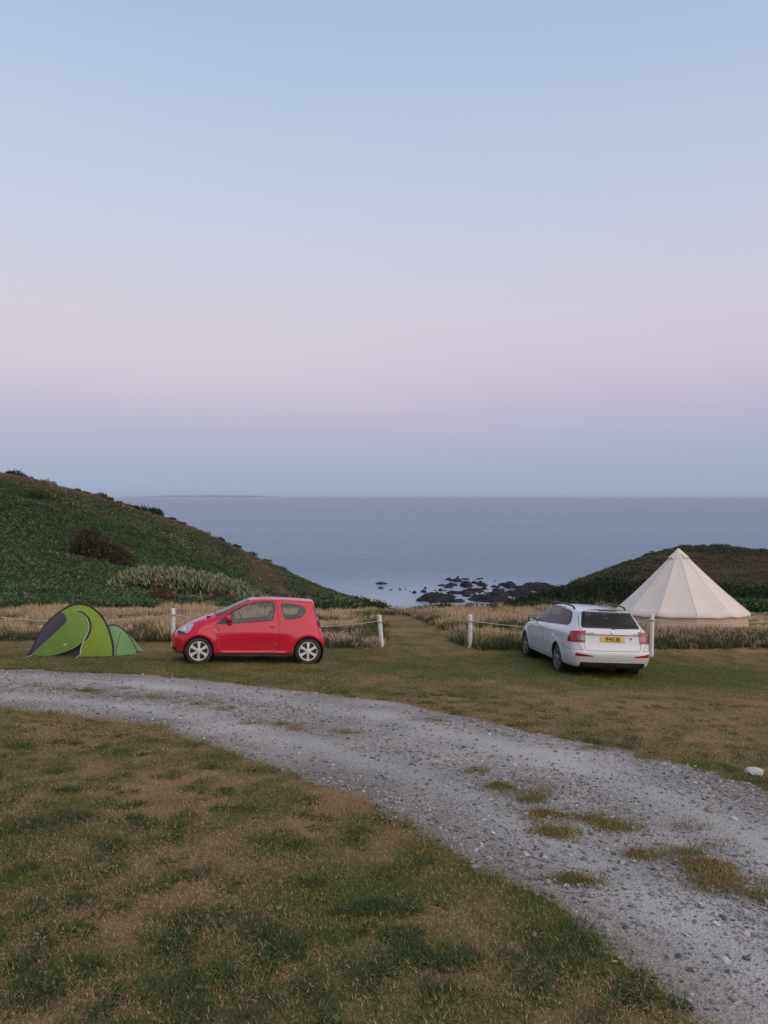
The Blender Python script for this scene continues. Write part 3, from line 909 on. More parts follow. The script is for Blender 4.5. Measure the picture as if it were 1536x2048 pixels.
def wheel(parent, loc, side, r, w, cover, spokes, mcover, wide=0.05):
    """a wheel as part: tyre, rim and cover; side +1 faces +y"""
    wp = bpy.data.objects.new('wheel', None); wp.empty_display_size = 0.1; COL.objects.link(wp); wp.parent = parent; wp.location = loc
    s = side
    t = MB(); rc = cover
    prof = [(rc - 0.012, -w * .42), (rc + 0.01, -w * .5), (r - 0.035, -w * .5), (r - 0.01, -w * .42), (r, -w * .28), (r, w * .28), (r - 0.01, w * .42), (r - 0.035, w * .5), (rc + 0.01, w * .5), (rc - 0.012, w * .42)]
    t.lathe(prof, 40, 'y', closed=True)
    for k in range(40):                                     # tread blocks
        a = 2 * math.pi * k / 40
        for yy in (-0.25, 0.25):
            t.box((math.cos(a) * r, yy * w, math.sin(a) * r), (0.012, w * 0.36, r * 0.11), rot=(0, -a, 0))
    t.build('tyre', M_TYRE, wp, angle=40)
    b = MB()
    b.lathe([(0.02, s * w * .1), (rc - 0.02, s * w * .1), (rc - 0.012, s * w * .44), (rc - 0.012, -s * w * .4), (0.02, -s * w * .4)], 32, 'y')
    b.build('rim', M_BLACK, wp, angle=40)
    c = MB(); y0 = s * w * .40
    c.lathe([(rc - 0.018, y0 - s * .012), (rc - 0.018, y0 + s * .012), (rc - 0.002, y0 + s * .016), (rc + 0.004, y0 + s * .006), (rc + 0.004, y0 - s * .012)], 40, 'y')
    c.lathe([(0.0, y0 + s * .022), (0.045, y0 + s * .020), (0.06, y0 + s * .012), (0.065, y0 - s * .01)], 20, 'y')
    for k in range(spokes):
        a = 2 * math.pi * k / spokes + math.pi / 2
        d = (math.cos(a), math.sin(a)); e = (-d[1], d[0])
        V = []
        for rad, hw, yy in ((0.05, wide * 0.75, .016), (rc * .55, wide * .8, .012), (rc - 0.01, wide * 1.25, .010)):
            for h in (-1, 1):
                V.append((d[0] * rad + e[0] * hw * h, y0 + s * yy, d[1] * rad + e[1] * hw * h))
                V.append((d[0] * rad + e[0] * hw * h * 1.1, y0 + s * (yy - .028), d[1] * rad + e[1] * hw * h * 1.1))
        F = []
        for q in (0, 4):
            F += [(q, q + 2, q + 6, q + 4), (q, q + 4, q + 5, q + 1), (q + 2, q + 3, q + 7, q + 6)]
        F += [(0, 1, 3, 2), (8, 10, 11, 9)]
        c.add(V, F)
    c.build('wheel_cover', mcover, wp, angle=35)
    return wp

def seat(parent, x, y, z, w=0.50, head=True, bench=False):
    sp = MB(); sp.box((x + .22, y, z + .07), (0.50, w, 0.16), bev=0.05); sp.box((x - .06, y, z + .40), (0.16, w, 0.60), rot=(0, R(-14), 0), bev=0.05)
    o = sp.build('seat', M_SEAT, parent, angle=40)
    ys = (-w * .3, w * .3) if bench else (0,)
    for q in ys:
        h = MB(); h.box((x - .17, y + q, z + .80), (0.10, 0.26, 0.18), rot=(0, R(-12), 0), bev=0.04)
        h.box((x - .155, y + q, z + .70), (0.02, 0.12, 0.12))
        h.build('headrest', M_SEAT, o, angle=40)

def mirror(parent, x, y, z, side, mbody, fwd=True):
    m = MB(); m.box((x, y + side * .10, z), (0.12, 0.19, 0.13), bev=0.045)
    o = m.build('door_mirror', mbody, parent, angle=50)
    a = MB(); a.box((x + .01, y + side * .0, z - .035), (0.07, 0.10, 0.035), bev=0.01); a.build('mirror_arm', M_BLACK, o)
    g = MB(); g.box((x - .060, y + side * .10, z), (0.006, 0.15, 0.095), bev=0.002); g.build('mirror_glass', M_CHROME, o)

def lettering(text, size, name, material, parent, loc, rot, depth=0.003, bold=0.0, sx=1.0, align='CENTER'):
    c = bpy.data.curves.new('text', 'FONT'); c.body = text; c.size = size; c.extrude = depth; c.offset = bold
    c.align_x = align; c.align_y = 'CENTER'; c.resolution_u = 3
    o = bpy.data.objects.new('text', c); COL.objects.link(o)
    dg = bpy.context.evaluated_depsgraph_get(); dg.update()
    me = bpy.data.meshes.new_from_object(o.evaluated_get(dg)); bpy.data.objects.remove(o)
    r_ = link(name, me, None, parent); me.materials.clear(); me.materials.append(material)
    r_.location = loc; r_.rotation_euler = rot; r_.scale = (sx, 1, 1)
    return r_

def stand_on_ground(x, y, heading, x_rear, x_front, half):
    """rest four wheels on the land: location of the car's origin and its rotation"""
    c, s = math.cos(heading), math.sin(heading)
    def g(lx, ly): return float(near_z(x + lx * c - ly * s, y + lx * s + ly * c))
    P = {(a, b): g(a, b) for a in (x_rear, x_front) for b in (-half, half)}
    rear = (P[(x_rear, -half)] + P[(x_rear, half)]) / 2; front = (P[(x_front, -half)] + P[(x_front, half)]) / 2
    pitch = math.atan2(front - rear, x_front - x_rear)
    roll = math.atan2((P[(x_rear, half)] + P[(x_front, half)] - P[(x_rear, -half)] - P[(x_front, -half)]) / 2, 2 * half)
    z = rear - math.tan(pitch) * x_rear
    m = Matrix.Rotation(heading, 3, 'Z') @ Matrix.Rotation(-pitch, 3, 'Y') @ Matrix.Rotation(roll, 3, 'X')
    return (x, y, z + 0.012), m.to_euler()

# ================================================================== the red hatchback
def red_car(loc, rot):
    car = root('hatchback_car', loc, rot, label='small red three door hatchback parked side on beside the green tent', cat='car')
    def row(xs, ys, zs): return list(zip(xs, ys, zs))
    mid = [0.95, 1.6, 2.25]
    A = [
        row([.10, .11, .16, .36, *mid, 2.75, 3.18, 3.30, 3.33], [0, .42, .66, .74, .75, .75, .75, .74, .62, .36, 0], [.21] * 11),
        row([.04, .05, .12, .34, *mid, 2.78, 3.20, 3.36, 3.40], [0, .45, .70, .785, .785, .785, .785, .78, .66, .38, 0], [.26, .26, .26, .24, .225, .225, .225, .23, .22, .21, .21]),
        row([-.02, -.01, .06, .34, *mid, 2.80, 3.22, 3.40, 3.44], [0, .47, .74, .815, .80, .795, .80, .815, .70, .39, 0], [.42] * 11),
        row([.0, .01, .07, .34, *mid, 2.80, 3.22, 3.39, 3.43], [0, .47, .745, .825, .815, .81, .815, .82, .70, .39, 0], [.56] * 11),
        row([.07, .08, .14, .38, *mid, 2.78, 3.18, 3.33, 3.37], [0, .47, .735, .805, .815, .815, .81, .80, .68, .37, 0], [.72, .72, .72, .72, .70, .70, .70, .71, .68, .67, .67]),
        row([.10, .11, .17, .42, *mid, 2.72, 3.04, 3.13, 3.16], [0, .46, .715, .775, .79, .79, .785, .745, .62, .34, 0], [.86, .86, .86, .86, .83, .81, .80, .835, .82, .82, .825]),
        row([.15, .155, .21, .47, *mid, 2.55, 2.78, 2.84, 2.86], [0, .44, .675, .735, .75, .755, .745, .69, .60, .33, 0], [.98, .98, .98, .975, .955, .92, .885, .90, .935, .955, .965]),
        row([.17, .175, .23, .48, 0.95, 1.6, 2.20, 2.42, 2.44, 2.52, 2.55], [0, .43, .655, .715, .735, .74, .73, .685, .60, .33, 0], [1.02, 1.02, 1.015, 1.01, .99, .955, .925, .935, .995, 1.045, 1.06]),
        row([.26, .265, .31, .52, 0.95, 1.42, 1.68, 1.80, 1.80, 1.84, 1.86], [0, .40, .565, .60, .615, .62, .61, .585, .50, .28, 0], [1.345, 1.34, 1.315, 1.335, 1.36, 1.365, 1.345, 1.315, 1.345, 1.37, 1.38]),
        row([.27, .28, .36, .60, 0.95, 1.40, 1.60, 1.68, 1.70, 1.72, 1.74], [0, .36, .48, .50, .51, .51, .50, .46, .40, .24, 0], [1.395, 1.39, 1.38, 1.405, 1.425, 1.43, 1.42, 1.405, 1.41, 1.415, 1.42]),
        row([.38, .44, .56, .70, 1.0, 1.30, 1.45, 1.52, 1.56, 1.60, 1.63], [0] * 11, [1.415, 1.42, 1.428, 1.435, 1.447, 1.45, 1.45, 1.447, 1.444, 1.44, 1.437]),
    ]
    V, T = subdivide_cage(A, 3, crease=[(8, 3, 7, 0.35), (4, 8, 10, 0.2)])
    # sharpen the swage over the rear arch and push the arches out
    for xw in (.395, 2.755):
        d = np.hypot(V[:, 0] - xw, V[:, 2] - .29)
        k = np.exp(-((d - .36) / .05) ** 2) * (np.abs(V[:, 1]) > .6) * (V[:, 2] > .25)
        V[:, 1] += np.sign(V[:, 1]) * 0.022 * k
    k = np.exp(-((V[:, 2] - .245) / .03) ** 2) * (np.abs(V[:, 1]) > .6) * sstep(.75, .9, V[:, 0]) * (1 - sstep(2.2, 2.4, V[:, 0]))
    V[:, 1] += np.sign(V[:, 1]) * 0.02 * k
    body = (V, vnormals(V, T), T)
    P = lambda pts: [((1398 - a) / 378.6, (607 - b) / 378.6) for a, b in pts]       # read off an enlargement of the side view
    fw = soft_poly(P([(603, 192), (650, 163), (700, 140), (750, 122), (805, 110), (870, 103), (958, 103), (960, 150), (945, 246), (780, 259), (618, 272), (600, 225)]), .03)
    tri = soft_poly(P([(478, 285), (545, 230), (590, 200), (606, 225), (614, 274), (560, 280)]), .012)
    qw = round_poly(P([(1018, 116), (1060, 112), (1110, 117), (1170, 129), (1216, 152), (1205, 190), (1178, 217), (1130, 229), (1060, 234), (1040, 205), (1024, 155)]), 4)
    ff, tf, qf = side_f(fw), side_f(tri), side_f(qw)
    tr1, body = cut(body, band(ff, -0.0, 0.017)); g1, body = cut(body, ff)
    tr2, body = cut(body, band(qf, -0.0, 0.016)); g2, body = cut(body, qf)
    tr3, body = cut(body, tf)
    # windscreen and rear window
    def wsf(V_):
        y = np.abs(V_[:, 1]); x, z = V_[:, 0], V_[:, 2]
        t = np.clip((2.50 - x) / 0.74, 0, 1)
        edge = y - (0.605 - 0.10 * t)
        return np.maximum.reduce([edge, x - 2.50 + 0.10 * (y / .6) ** 2, 1.80 - 0.07 * (y / .5) ** 2 - x, 0.96 - z])
    tr4, body = cut(body, band(wsf, 0.0, 0.02)); g3, body = cut(body, wsf)
    rwf = end_f(soft_poly([(-.55, 1.04), (.55, 1.04), (.49, 1.27), (-.49, 1.27)], .06), lambda V_: V_[:, 0] - .5)
    tr5, body = cut(body, band(rwf, 0, .02)); g4, body = cut(body, rwf)
    # wheel arches
    for xw in (.395, 2.755):
        fa = lambda V_, xw=xw: np.maximum(np.hypot(V_[:, 0] - xw, V_[:, 2] - .283) - .322, .45 - np.abs(V_[:, 1]))
        _, body = cut(body, fa)
    # lamps
    hl = round_poly(P([(165, 350), (190, 335), (240, 305), (290, 285), (300, 292), (285, 330), (262, 352), (215, 366), (175, 368)]), 4)
    hf = side_f(hl, .33)
    lamp, body = cut(body, hf)
    tl = round_poly(P([(1322, 268), (1330, 245), (1350, 232), (1372, 262), (1372, 300), (1352, 310), (1330, 290)]), 4)
    tlf = side_f(tl, .40); tl_, body = cut(body, tlf)
    wedge = soft_poly(P([(1205, 291), (1320, 268), (1332, 292), (1355, 315), (1300, 308)]), .01)
    ind = soft_poly(P([(473, 326), (498, 322), (500, 331), (476, 335)]), .006)
    indl, body = cut(body, side_f(ind))
    fog = round_poly([((1398 - 148) / 378.6 + .052 * math.cos(a), (607 - 493) / 378.6 + .045 * math.sin(a)) for a in np.linspace(0, 2 * math.pi, 9)[:-1]], 2)
    fogl, body = cut(body, side_f(fog, .25))
    grille, body = cut(body, ALL(lambda V_: [3.2 - V_[:, 0], np.abs(V_[:, 1]) - .36] + near_line(V_[:, 2] - .36, .07)))
    plate_r = None
    # doors: a panel each side with a dark shut line round it
    door = soft_poly(P([(478, 288), (520, 262), (606, 186), (700, 134), (806, 102), (872, 95), (974, 95), (985, 180), (996, 262), (1000, 420), (985, 505), (800, 513), (560, 514), (505, 505), (497, 400), (515, 330)]), .03)
    df = side_f(door)
    seam, body = cut(body, band(df, 0.0, 0.012)); dl, body = cut(body, df)
    tank = None
    bs, body = cut(body, ALL(lambda V_: [V_[:, 0] - .17] + near_line(V_[:, 2] - .575 + .35 * (V_[:, 0] - .05), .005)))
    bon, body = cut(body, ALL(lambda V_: [V_[:, 0] - 3.1, 2.55 - V_[:, 0], .8 - V_[:, 2]] + near_line(np.abs(V_[:, 1]) - (.55 + .12 * np.clip((3.1 - V_[:, 0]) / .6, 0, 1)), .004)))
    b = put('body', body, M_RED, car)
    for s_ in (1, -1):
        d, dl = cut(dl, lambda V_, s_=s_: -s_ * V_[:, 1] if s_ > 0 else np.full(len(V_), -1.0))
        do = put('door', d, M_RED, car, rim=0.02)
        hx, hz = (1398 - 945) / 378.6, (607 - 298) / 378.6
        k = np.argmin((V[:, 0] - hx) ** 2 + (V[:, 2] - hz) ** 2 + (V[:, 1] * s_ < 0) * 9); yv = V[k, 1]
        h = MB(); h.box((hx, yv + s_ * .012, hz), (0.12, .022, .028), bev=.008); h.build('handle', M_RED, do, angle=40)
        h = MB(); h.lathe([(0.0, yv + s_ * .006), (.013, yv + s_ * .005), (.015, yv - s_ * .004)], 12, 'y', c=(hx, 0, hz - .075)); h.build('lock', M_CHROME, do)
    sV = seam[0] - seam[1] * 0.006
    put('shut_line', join((sV, seam[1], seam[2]), (bs[0] - bs[1] * .003, bs[1], bs[2]), (bon[0] - bon[1] * .003, bon[1], bon[2])), M_BLACK, car)['kind'] = 'stuff'
    put_sides('side_window', g1, M_GLASS, car); put_sides('quarter_window', g2, M_GLASS, car)
    put('windscreen', g3, M_GLASS, car); put('rear_window', g4, M_GLASS, car)
    put_sides('window_trim', tr1, M_BLACK, car, push=-.002); put_sides('quarter_window_trim', tr2, M_BLACK, car, push=-.002); put_sides('mirror_triangle', tr3, M_BLACK, car, push=-.002)
    put('windscreen_trim', tr4, M_BLACK, car, push=-.002); put('rear_window_trim', tr5, M_BLACK, car, push=-.002)
    for s_ in (1, -1):
        L_, lamp = cut(lamp, lambda V_, s_=s_: -s_ * V_[:, 1] if s_ > 0 else np.full(len(V_), -1.0))
        ho = put('headlight', L_, M_LAMP_CLEAR, car, push=.003, rim=.01)
        dk, _ = cut(L_, side_f(soft_poly(P([(168, 372), (172, 338), (215, 350), (250, 356), (215, 372)]), .01), .2)); put('lamp_surround', dk, M_BLACK, ho, push=.005)
        br, _ = cut(L_, lambda V_: np.hypot(V_[:, 0] - 3.09, V_[:, 2] - .742) - .045); put('reflector', br, M_COVER, ho, push=.0055)
        L_, tl_ = cut(tl_, lambda V_, s_=s_: -s_ * V_[:, 1] if s_ > 0 else np.full(len(V_), -1.0))
        to = put('tail_light', L_, M_LAMP_RED, car, push=.012, rim=.02)
        dk, _ = cut(L_, side_f(soft_poly(P([(1315, 225), (1350, 225), (1345, 310), (1315, 310)]), .004), .2)); put('lamp_surround', dk, M_BLACK, to, push=.014)
        br, _ = cut(L_, side_f(soft_poly(P([(1352, 262), (1364, 258), (1368, 290), (1355, 300)]), .006), .2)); put('reflector', br, M_COVER, to, push=.0145)
    put_sides('side_indicator', indl, M_LAMP_AMBER, car, push=.002)
    put_sides('fog_light_recess', fogl, M_BLACK, car, push=-.015); put('grille', grille, M_BLACK, car, push=-.012)
    # things under and inside
    put('lining', (body[0] - body[1] * 0.03, -body[1], body[2][:, ::-1]), M_LINING, car)
    fl = MB(); fl.box((1.7, 0, .22), (2.9, 1.30, .05)); fl.box((1.55, 0, .30), (1.6, 1.42, .06)); fl.build('floor_pan', M_BLACK, car)
    for xw in (.395, 2.755):
        for s_ in (-1, 1):
            ar = MB(); ar.lathe([(.02, s_ * .46), (.34, s_ * .46), (.34, s_ * .77)], 28, 'y', c=(xw, 0, .283)); ar.build('wheel_arch', M_BLACK, car)
    for y in (-.36, .36): seat(car, 1.30, y, .42)
    seat(car, .62, 0, .46, 1.05, bench=True)
    dsh = MB(); dsh.box((2.15, 0, .80), (.42, 1.30, .22), bev=.08); dsh.build('dashboard', M_LINING, car, angle=50)
    sw = MB(); sw.tube([(1.90 - .0 * k + .06 * math.sin(a), -.34 + .18 * math.cos(a), .92 + .17 * math.sin(a)) for k, a in enumerate(np.linspace(0, 2 * math.pi, 25))], .014, 6, cap=False)
    sw.build('steering_wheel', M_BLACK, car, smooth=True)
    for s_ in (1, -1): mirror(car, (1398 - 588) / 378.6, s_ * .745, (607 - 232) / 378.6, s_, M_RED)
    for xw in (.395, 2.755):
        for s_ in (1, -1): wheel(car, (xw, s_ * .705, .283), s_, .283, .165, .205, 6, M_COVER, .030)
    wp = MB(); wp.tube([(2.53, .40, 1.035), (2.50, 0, 1.07), (2.47, -.30, 1.055)], .008, 5); wp.tube([(2.55, .05, 1.03), (2.51, -.40, 1.03)], .008, 5); wp.box((2.575, 0, 1.005), (.12, 1.05, .02))
    wp.build('wipers', M_BLACK, car)
    an = MB(); an.tube([(1.58, 0, 1.43), (1.50, 0, 1.47), (1.28, 0, 1.60)], [.012, .006, .003], 6); an.build('aerial', M_BLACK, car)
    return car

c_, r_ = stand_on_ground(-1.42, 17.75, math.pi + R(9), .395, 2.755, .70)
red_car(c_, r_)
# ================================================================== the white estate
M_PLATE = mat('yellow number plate', (0.62, 0.40, 0.035), 0.35, (0.58, 0.36, 0.03), 5)
M_INK = mat('black plate lettering', (0.012, 0.012, 0.012), 0.5)
M_BLUE = mat('blue sticker print', (0.06, 0.16, 0.50), 0.4)
M_PAPER = mat('white sticker', (0.75, 0.78, 0.82), 0.4)
M_SILVER = mat('silver lettering', (0.42, 0.42, 0.44), 0.25, metallic=0.8)
def white_car(loc, rot):
    car = root('estate_car', loc, rot, label='white estate car seen from behind with black roof rails and yellow plate', cat='car')
    def row(xs, ys, zs): return list(zip(xs, ys, zs))
    y_l = [0, .5]
    A = [
        row([.08, .09, .14, .26, .8, 1.9, 2.9, 3.5, 4.1, 4.42, 4.54, 4.58], [0, .5, .68, .80, .83, .83, .83, .83, .82, .66, .38, 0], [.23] * 12),
        row([.02, .03, .07, .22, .8, 1.9, 2.9, 3.5, 4.13, 4.48, 4.61, 4.65], [0, .5, .74, .86, .88, .87, .87, .88, .87, .71, .4, 0], [.27, .27, .27, .26, .25, .24, .24, .25, .24, .23, .23, .23]),
        row([-.02, -.01, .03, .21, .8, 1.9, 2.9, 3.5, 4.14, 4.50, 4.65, 4.69], [0, .5, .79, .905, .915, .895, .895, .915, .90, .74, .4, 0], [.44] * 12),
        row([-.01, .0, .05, .22, .8, 1.9, 2.9, 3.5, 4.12, 4.48, 4.63, 4.67], [0, .5, .785, .905, .925, .92, .92, .925, .90, .74, .4, 0], [.60] * 12),
        row([.05, .06, .10, .25, .8, 1.9, 2.9, 3.5, 4.05, 4.40, 4.56, 4.60], [0, .5, .77, .895, .92, .915, .915, .915, .87, .72, .4, 0], [.80, .80, .80, .80, .78, .76, .75, .77, .76, .74, .74, .74]),
        row([.065, .075, .115, .27, .8, 1.9, 2.9, 3.45, 3.98, 4.26, 4.36, 4.39], [0, .5, .75, .88, .91, .905, .90, .89, .80, .66, .37, 0], [.92, .92, .92, .92, .91, .88, .87, .885, .855, .83, .84, .85]),
        row([.10, .11, .15, .31, .8, 1.9, 2.9, 3.4, 3.80, 3.98, 4.05, 4.08], [0, .5, .71, .845, .88, .88, .87, .845, .74, .6, .35, 0], [1.0, 1.0, 1.0, 1.0, .985, .955, .935, .93, .925, .935, .96, .97]),
        row([.13, .14, .18, .37, .85, 1.9, 2.9, 3.30, 3.44, 3.5, 3.62, 3.66], [0, .47, .67, .79, .825, .83, .82, .785, .72, .6, .35, 0], [1.06, 1.06, 1.055, 1.045, 1.035, 1.005, .98, .97, .995, 1.025, 1.05, 1.06]),
        row([.44, .445, .48, .68, 1.0, 1.9, 2.46, 2.68, 2.72, 2.74, 2.78, 2.80], [0, .42, .585, .635, .655, .665, .655, .62, .55, .46, .25, 0], [1.395, 1.39, 1.365, 1.375, 1.39, 1.405, 1.395, 1.365, 1.385, 1.40, 1.415, 1.42]),
        row([.40, .41, .47, .74, 1.05, 1.9, 2.36, 2.52, 2.58, 2.60, 2.62, 2.63], [0, .40, .53, .55, .56, .56, .54, .48, .40, .32, .18, 0], [1.435, 1.43, 1.415, 1.42, 1.432, 1.445, 1.438, 1.425, 1.43, 1.433, 1.437, 1.44]),
        row([.55, .60, .75, .95, 1.2, 1.8, 2.2, 2.35, 2.42, 2.46, 2.50, 2.54], [0] * 12, [1.445, 1.45, 1.456, 1.462, 1.466, 1.466, 1.462, 1.456, 1.453, 1.45, 1.448, 1.446]),
    ]
    V, T = subdivide_cage(A, 4, crease=[(9, 0, 2, 0.7), (5, 2, 8, 0.25), (7, 3, 7, .3)])
    for xw in (1.06, 3.745):
        d = np.hypot(V[:, 0] - xw, V[:, 2] - .31)
        k = np.exp(-((d - .40) / .05) ** 2) * (np.abs(V[:, 1]) > .7) * (V[:, 2] > .27)
        V[:, 1] += np.sign(V[:, 1]) * 0.015 * k
    # the number plate sits in a hollow under the tailgate's crease
    k = sstep(.955, .935, -V[:, 2] * -1) if False else (1 - sstep(.915, .94, V[:, 2])) * sstep(.60, .74, V[:, 2]) * (1 - sstep(.50, .68, np.abs(V[:, 1]))) * (V[:, 0] < .5)
    V[:, 0] += 0.03 * k
    # bumper step
    k = (1 - sstep(.575, .60, V[:, 2])) * sstep(.36, .52, V[:, 2]) * (V[:, 0] < .35) * (np.abs(V[:, 1]) < .9)
    V[:, 0] -= 0.022 * k * (1 - sstep(.12, .35, V[:, 0]))
    body = (V, vnormals(V, T), T)
    rear = lambda V_: V_[:, 0] - .62
    # glass
    fwin = soft_poly([(3.14, .995), (2.98, 1.11), (2.78, 1.235), (2.60, 1.325), (2.44, 1.365), (2.16, 1.375), (2.10, 1.03), (2.6, 1.01)], .025)
    rwin = soft_poly([(2.07, 1.03), (2.12, 1.377), (1.75, 1.378), (1.42, 1.372), (1.33, 1.06), (1.6, 1.05)], .02)
    qdr = soft_poly([(1.29, 1.065), (1.385, 1.372), (1.26, 1.368), (1.10, 1.075)], .012)
    qwin = soft_poly([(1.06, 1.078), (1.20, 1.364), (.95, 1.35), (.80, 1.325), (.70, 1.26), (.60, 1.13), (.68, 1.09)], .05)
    dlo = soft_poly([(3.24, .975), (2.99, 1.13), (2.80, 1.255), (2.62, 1.345), (2.45, 1.388), (2.15, 1.400), (1.75, 1.402), (1.28, 1.392), (.95, 1.374), (.77, 1.345), (.66, 1.26), (.55, 1.12), (.64, 1.065), (1.06, 1.052), (1.6, 1.025), (2.6, .985)], .05)
    panes = []
    for pl in (fwin, rwin, qdr, qwin):
        g, body = cut(body, side_f(pl)); panes.append(g)
    trim, body = cut(body, side_f(dlo))
    rwp = soft_poly([(-.645, 1.055), (.645, 1.055), (.63, 1.13), (.54, 1.392), (-.54, 1.392), (-.63, 1.13)], .05)
    rwf = end_f(rwp, rear)
    tr2, body = cut(body, band(rwf, -.03, .0)); g5, body = cut(body, rwf)
    def wsf(V_):
        y = np.abs(V_[:, 1]); x, z = V_[:, 0], V_[:, 2]
        t = np.clip((3.55 - x) / 0.8, 0, 1)
        return np.maximum.reduce([y - (0.70 - 0.15 * t), x - 3.55 + 0.12 * (y / .6) ** 2, 2.76 - 0.04 * (y / .5) ** 2 - x, 0.98 - z])
    tr3, body = cut(body, band(wsf, 0.0, .02)); g6, body = cut(body, wsf)
    for xw in (1.06, 3.745):
        fa = lambda V_, xw=xw: np.maximum(np.hypot(V_[:, 0] - xw, V_[:, 2] - .31) - .355, .5 - np.abs(V_[:, 1]))
        _, body = cut(body, fa)
    # tail lights wrap from the tailgate round the corner
    def lampf(V_):
        y = np.abs(V_[:, 1]); x, z = V_[:, 0], V_[:, 2]
        inner = (.595 - (z - .76) * .12) - y
        outer = x - (.33 - (z - .88) * .25)
        return [rear(V_), z - 1.005 + .03 * np.clip((x - .1) / .2, 0, 1), .755 - z, inner, outer]
    lamp, body = cut(body, ALL(lampf))
    # low reflectors, black valance, high brake light
    reff = ALL(lambda V_: [V_[:, 0] - .14, .45 - np.abs(V_[:, 1]), np.abs(V_[:, 1]) - .80] + near_line(V_[:, 2] - .485 - .03 * np.clip((np.abs(V_[:, 1]) - .45) / .4, 0, 1), .012 + .022 * np.clip((np.abs(V_[:, 1]) - .45) / .3, 0, 1)))
    refl, body = cut(body, reff)
    val, body = cut(body, ALL(lambda V_: [V_[:, 0] - .4, V_[:, 2] - .355, np.abs(V_[:, 1]) - .70]))
    brk, body = cut(body, ALL(lambda V_: [V_[:, 0] - .6, np.abs(V_[:, 1]) - .20] + near_line(V_[:, 2] - 1.418, .011)))
    # tailgate
    tgp = soft_poly([(-.57, 1.43), (.57, 1.43), (.685, 1.04), (.60, .99), (.61, .755), (.60, .64), (.57, .60), (-.57, .60), (-.60, .64), (-.61, .755), (-.60, .99), (-.685, 1.04)], .02)
    tgf = end_f(tgp, lambda V_: V_[:, 0] - .47)
    seam, body = cut(body, band(tgf, 0.0, .009)); tg, body = cut(body, tgf)
    # doors
    fdoor = soft_poly([(3.27, .93), (3.02, 1.13), (2.80, 1.27), (2.6, 1.36), (2.45, 1.405), (2.135, 1.415), (2.08, 1.0), (2.06, .5), (2.10, .32), (3.20, .32), (3.27, .6)], .04)
    rdoor = soft_poly([(2.05, 1.0), (2.115, 1.415), (1.36, 1.41), (1.19, 1.1), (1.13, .98), (1.22, .80), (1.40, .66), (1.48, .5), (1.52, .32), (2.06, .32), (2.04, .5)], .05)
    f1, f2 = side_f(fdoor, .4), side_f(rdoor, .4)
    s1, body = cut(body, band(f1, 0, .011)); d1, body = cut(body, f1)
    s2, body = cut(body, band(f2, 0, .011)); d2, body = cut(body, f2)
    _tr1, trim_d = cut(trim, f1)
    bl, body = cut(body, ALL(lambda V_: [V_[:, 0] - .72, .62 - np.abs(V_[:, 1])] + near_line(V_[:, 2] - .60 - .06 * np.clip((V_[:, 0] - .2) / .5, 0, 1), .005)))
    bl2, body = cut(body, ALL(lambda V_: [V_[:, 0] - .3] + near_line(V_[:, 2] - .68, .075) + near_line(np.abs(V_[:, 1]) - .66 - .10 * np.clip((V_[:, 2] - .6) / .15, 0, 1), .005)))
    sil, body = cut(body, ALL(lambda V_: [V_[:, 0] - 3.3, 1.45 - V_[:, 0], .5 - np.abs(V_[:, 1])] + near_line(V_[:, 2] - .325, .005)))
    put('body', body, M_WHITE, car)
    half = lambda m, s_: cut(m, (lambda V_: -V_[:, 1]) if s_ > 0 else (lambda V_: V_[:, 1]))[0]
    for s_ in (1, -1):
        for d, hx, nm in ((d1, 2.28, 'front door'), (d2, 1.45, 'rear door')):
            do = put('door', half(d, s_), M_WHITE, car, rim=.02)
            k = np.argmin((V[:, 0] - hx) ** 2 + (V[:, 2] - .90) ** 2 + (V[:, 1] * s_ < 0) * 9); yv = V[k, 1]
            h = MB(); h.box((hx, yv + s_ * .018, .90), (.20, .022, .03), bev=.008); h.box((hx - .07, yv + s_ * .004, .90), (.02, .02, .02)); h.box((hx + .07, yv + s_ * .004, .90), (.02, .02, .02))
            h.build('handle', M_WHITE, do, angle=40)
        L_ = half(lamp, s_)
        lo = put('tail_light', L_, M_LAMP_RED, car, push=.006, rim=.02)
        clr, _ = cut(L_, ALL(lambda V_: [.81 - V_[:, 2], V_[:, 2] - .915, .575 - np.abs(V_[:, 1]), np.abs(V_[:, 1]) - .74, V_[:, 0] - .25]))
        put('reversing_lamp', clr, M_REVERSE, lo, push=.0075)
        rim_, _ = cut(L_, ALL(lambda V_: [.60 - np.abs(V_[:, 1]), V_[:, 0] - .3] + near_line(V_[:, 2] - .785, .007))); put('lens_rib', rim_, mat('dark red lens', (.12, .004, .01), .3), lo, push=.0075)
        put('reflector', half(refl, s_), M_LAMP_RED, car, push=.002)
        put('front_window', half(panes[0], s_), M_TINT, car); put('rear_door_window', half(panes[1], s_), M_TINT, car)
        put('vent_window', half(panes[2], s_), M_PRIVACY, car); put('quarter_window', half(panes[3], s_), M_PRIVACY, car)
        rl = MB()
        pts = [(.86, s_ * .575, 1.42), (.93, s_ * .585, 1.458), (1.05, s_ * .59, 1.478), (1.5, s_ * .60, 1.494), (2.0, s_ * .60, 1.496), (2.3, s_ * .595, 1.484), (2.45, s_ * .585, 1.461), (2.52, s_ * .575, 1.415)]
        rl.tube(pts, [.020, .021, .019, .018, .018, .019, .021, .020], 10, flat=1.0)
        rl.build('roof_rail', M_BLACK, car, smooth=True)
        mirror(car, 3.02, s_ * .83, 1.03, s_, M_BLACK if s_ > 0 else M_WHITE)
    tgo = put('tailgate', tg, M_WHITE, car, rim=.02)
    ro = put('rear_window', g5, M_PRIVACY, car)
    put_sides('window_trim', trim, M_BLACK, car, push=-.001); put('rear_window_trim', tr2, M_BLACK, car, push=-.001); put('windscreen_trim', tr3, M_BLACK, car, push=-.001)
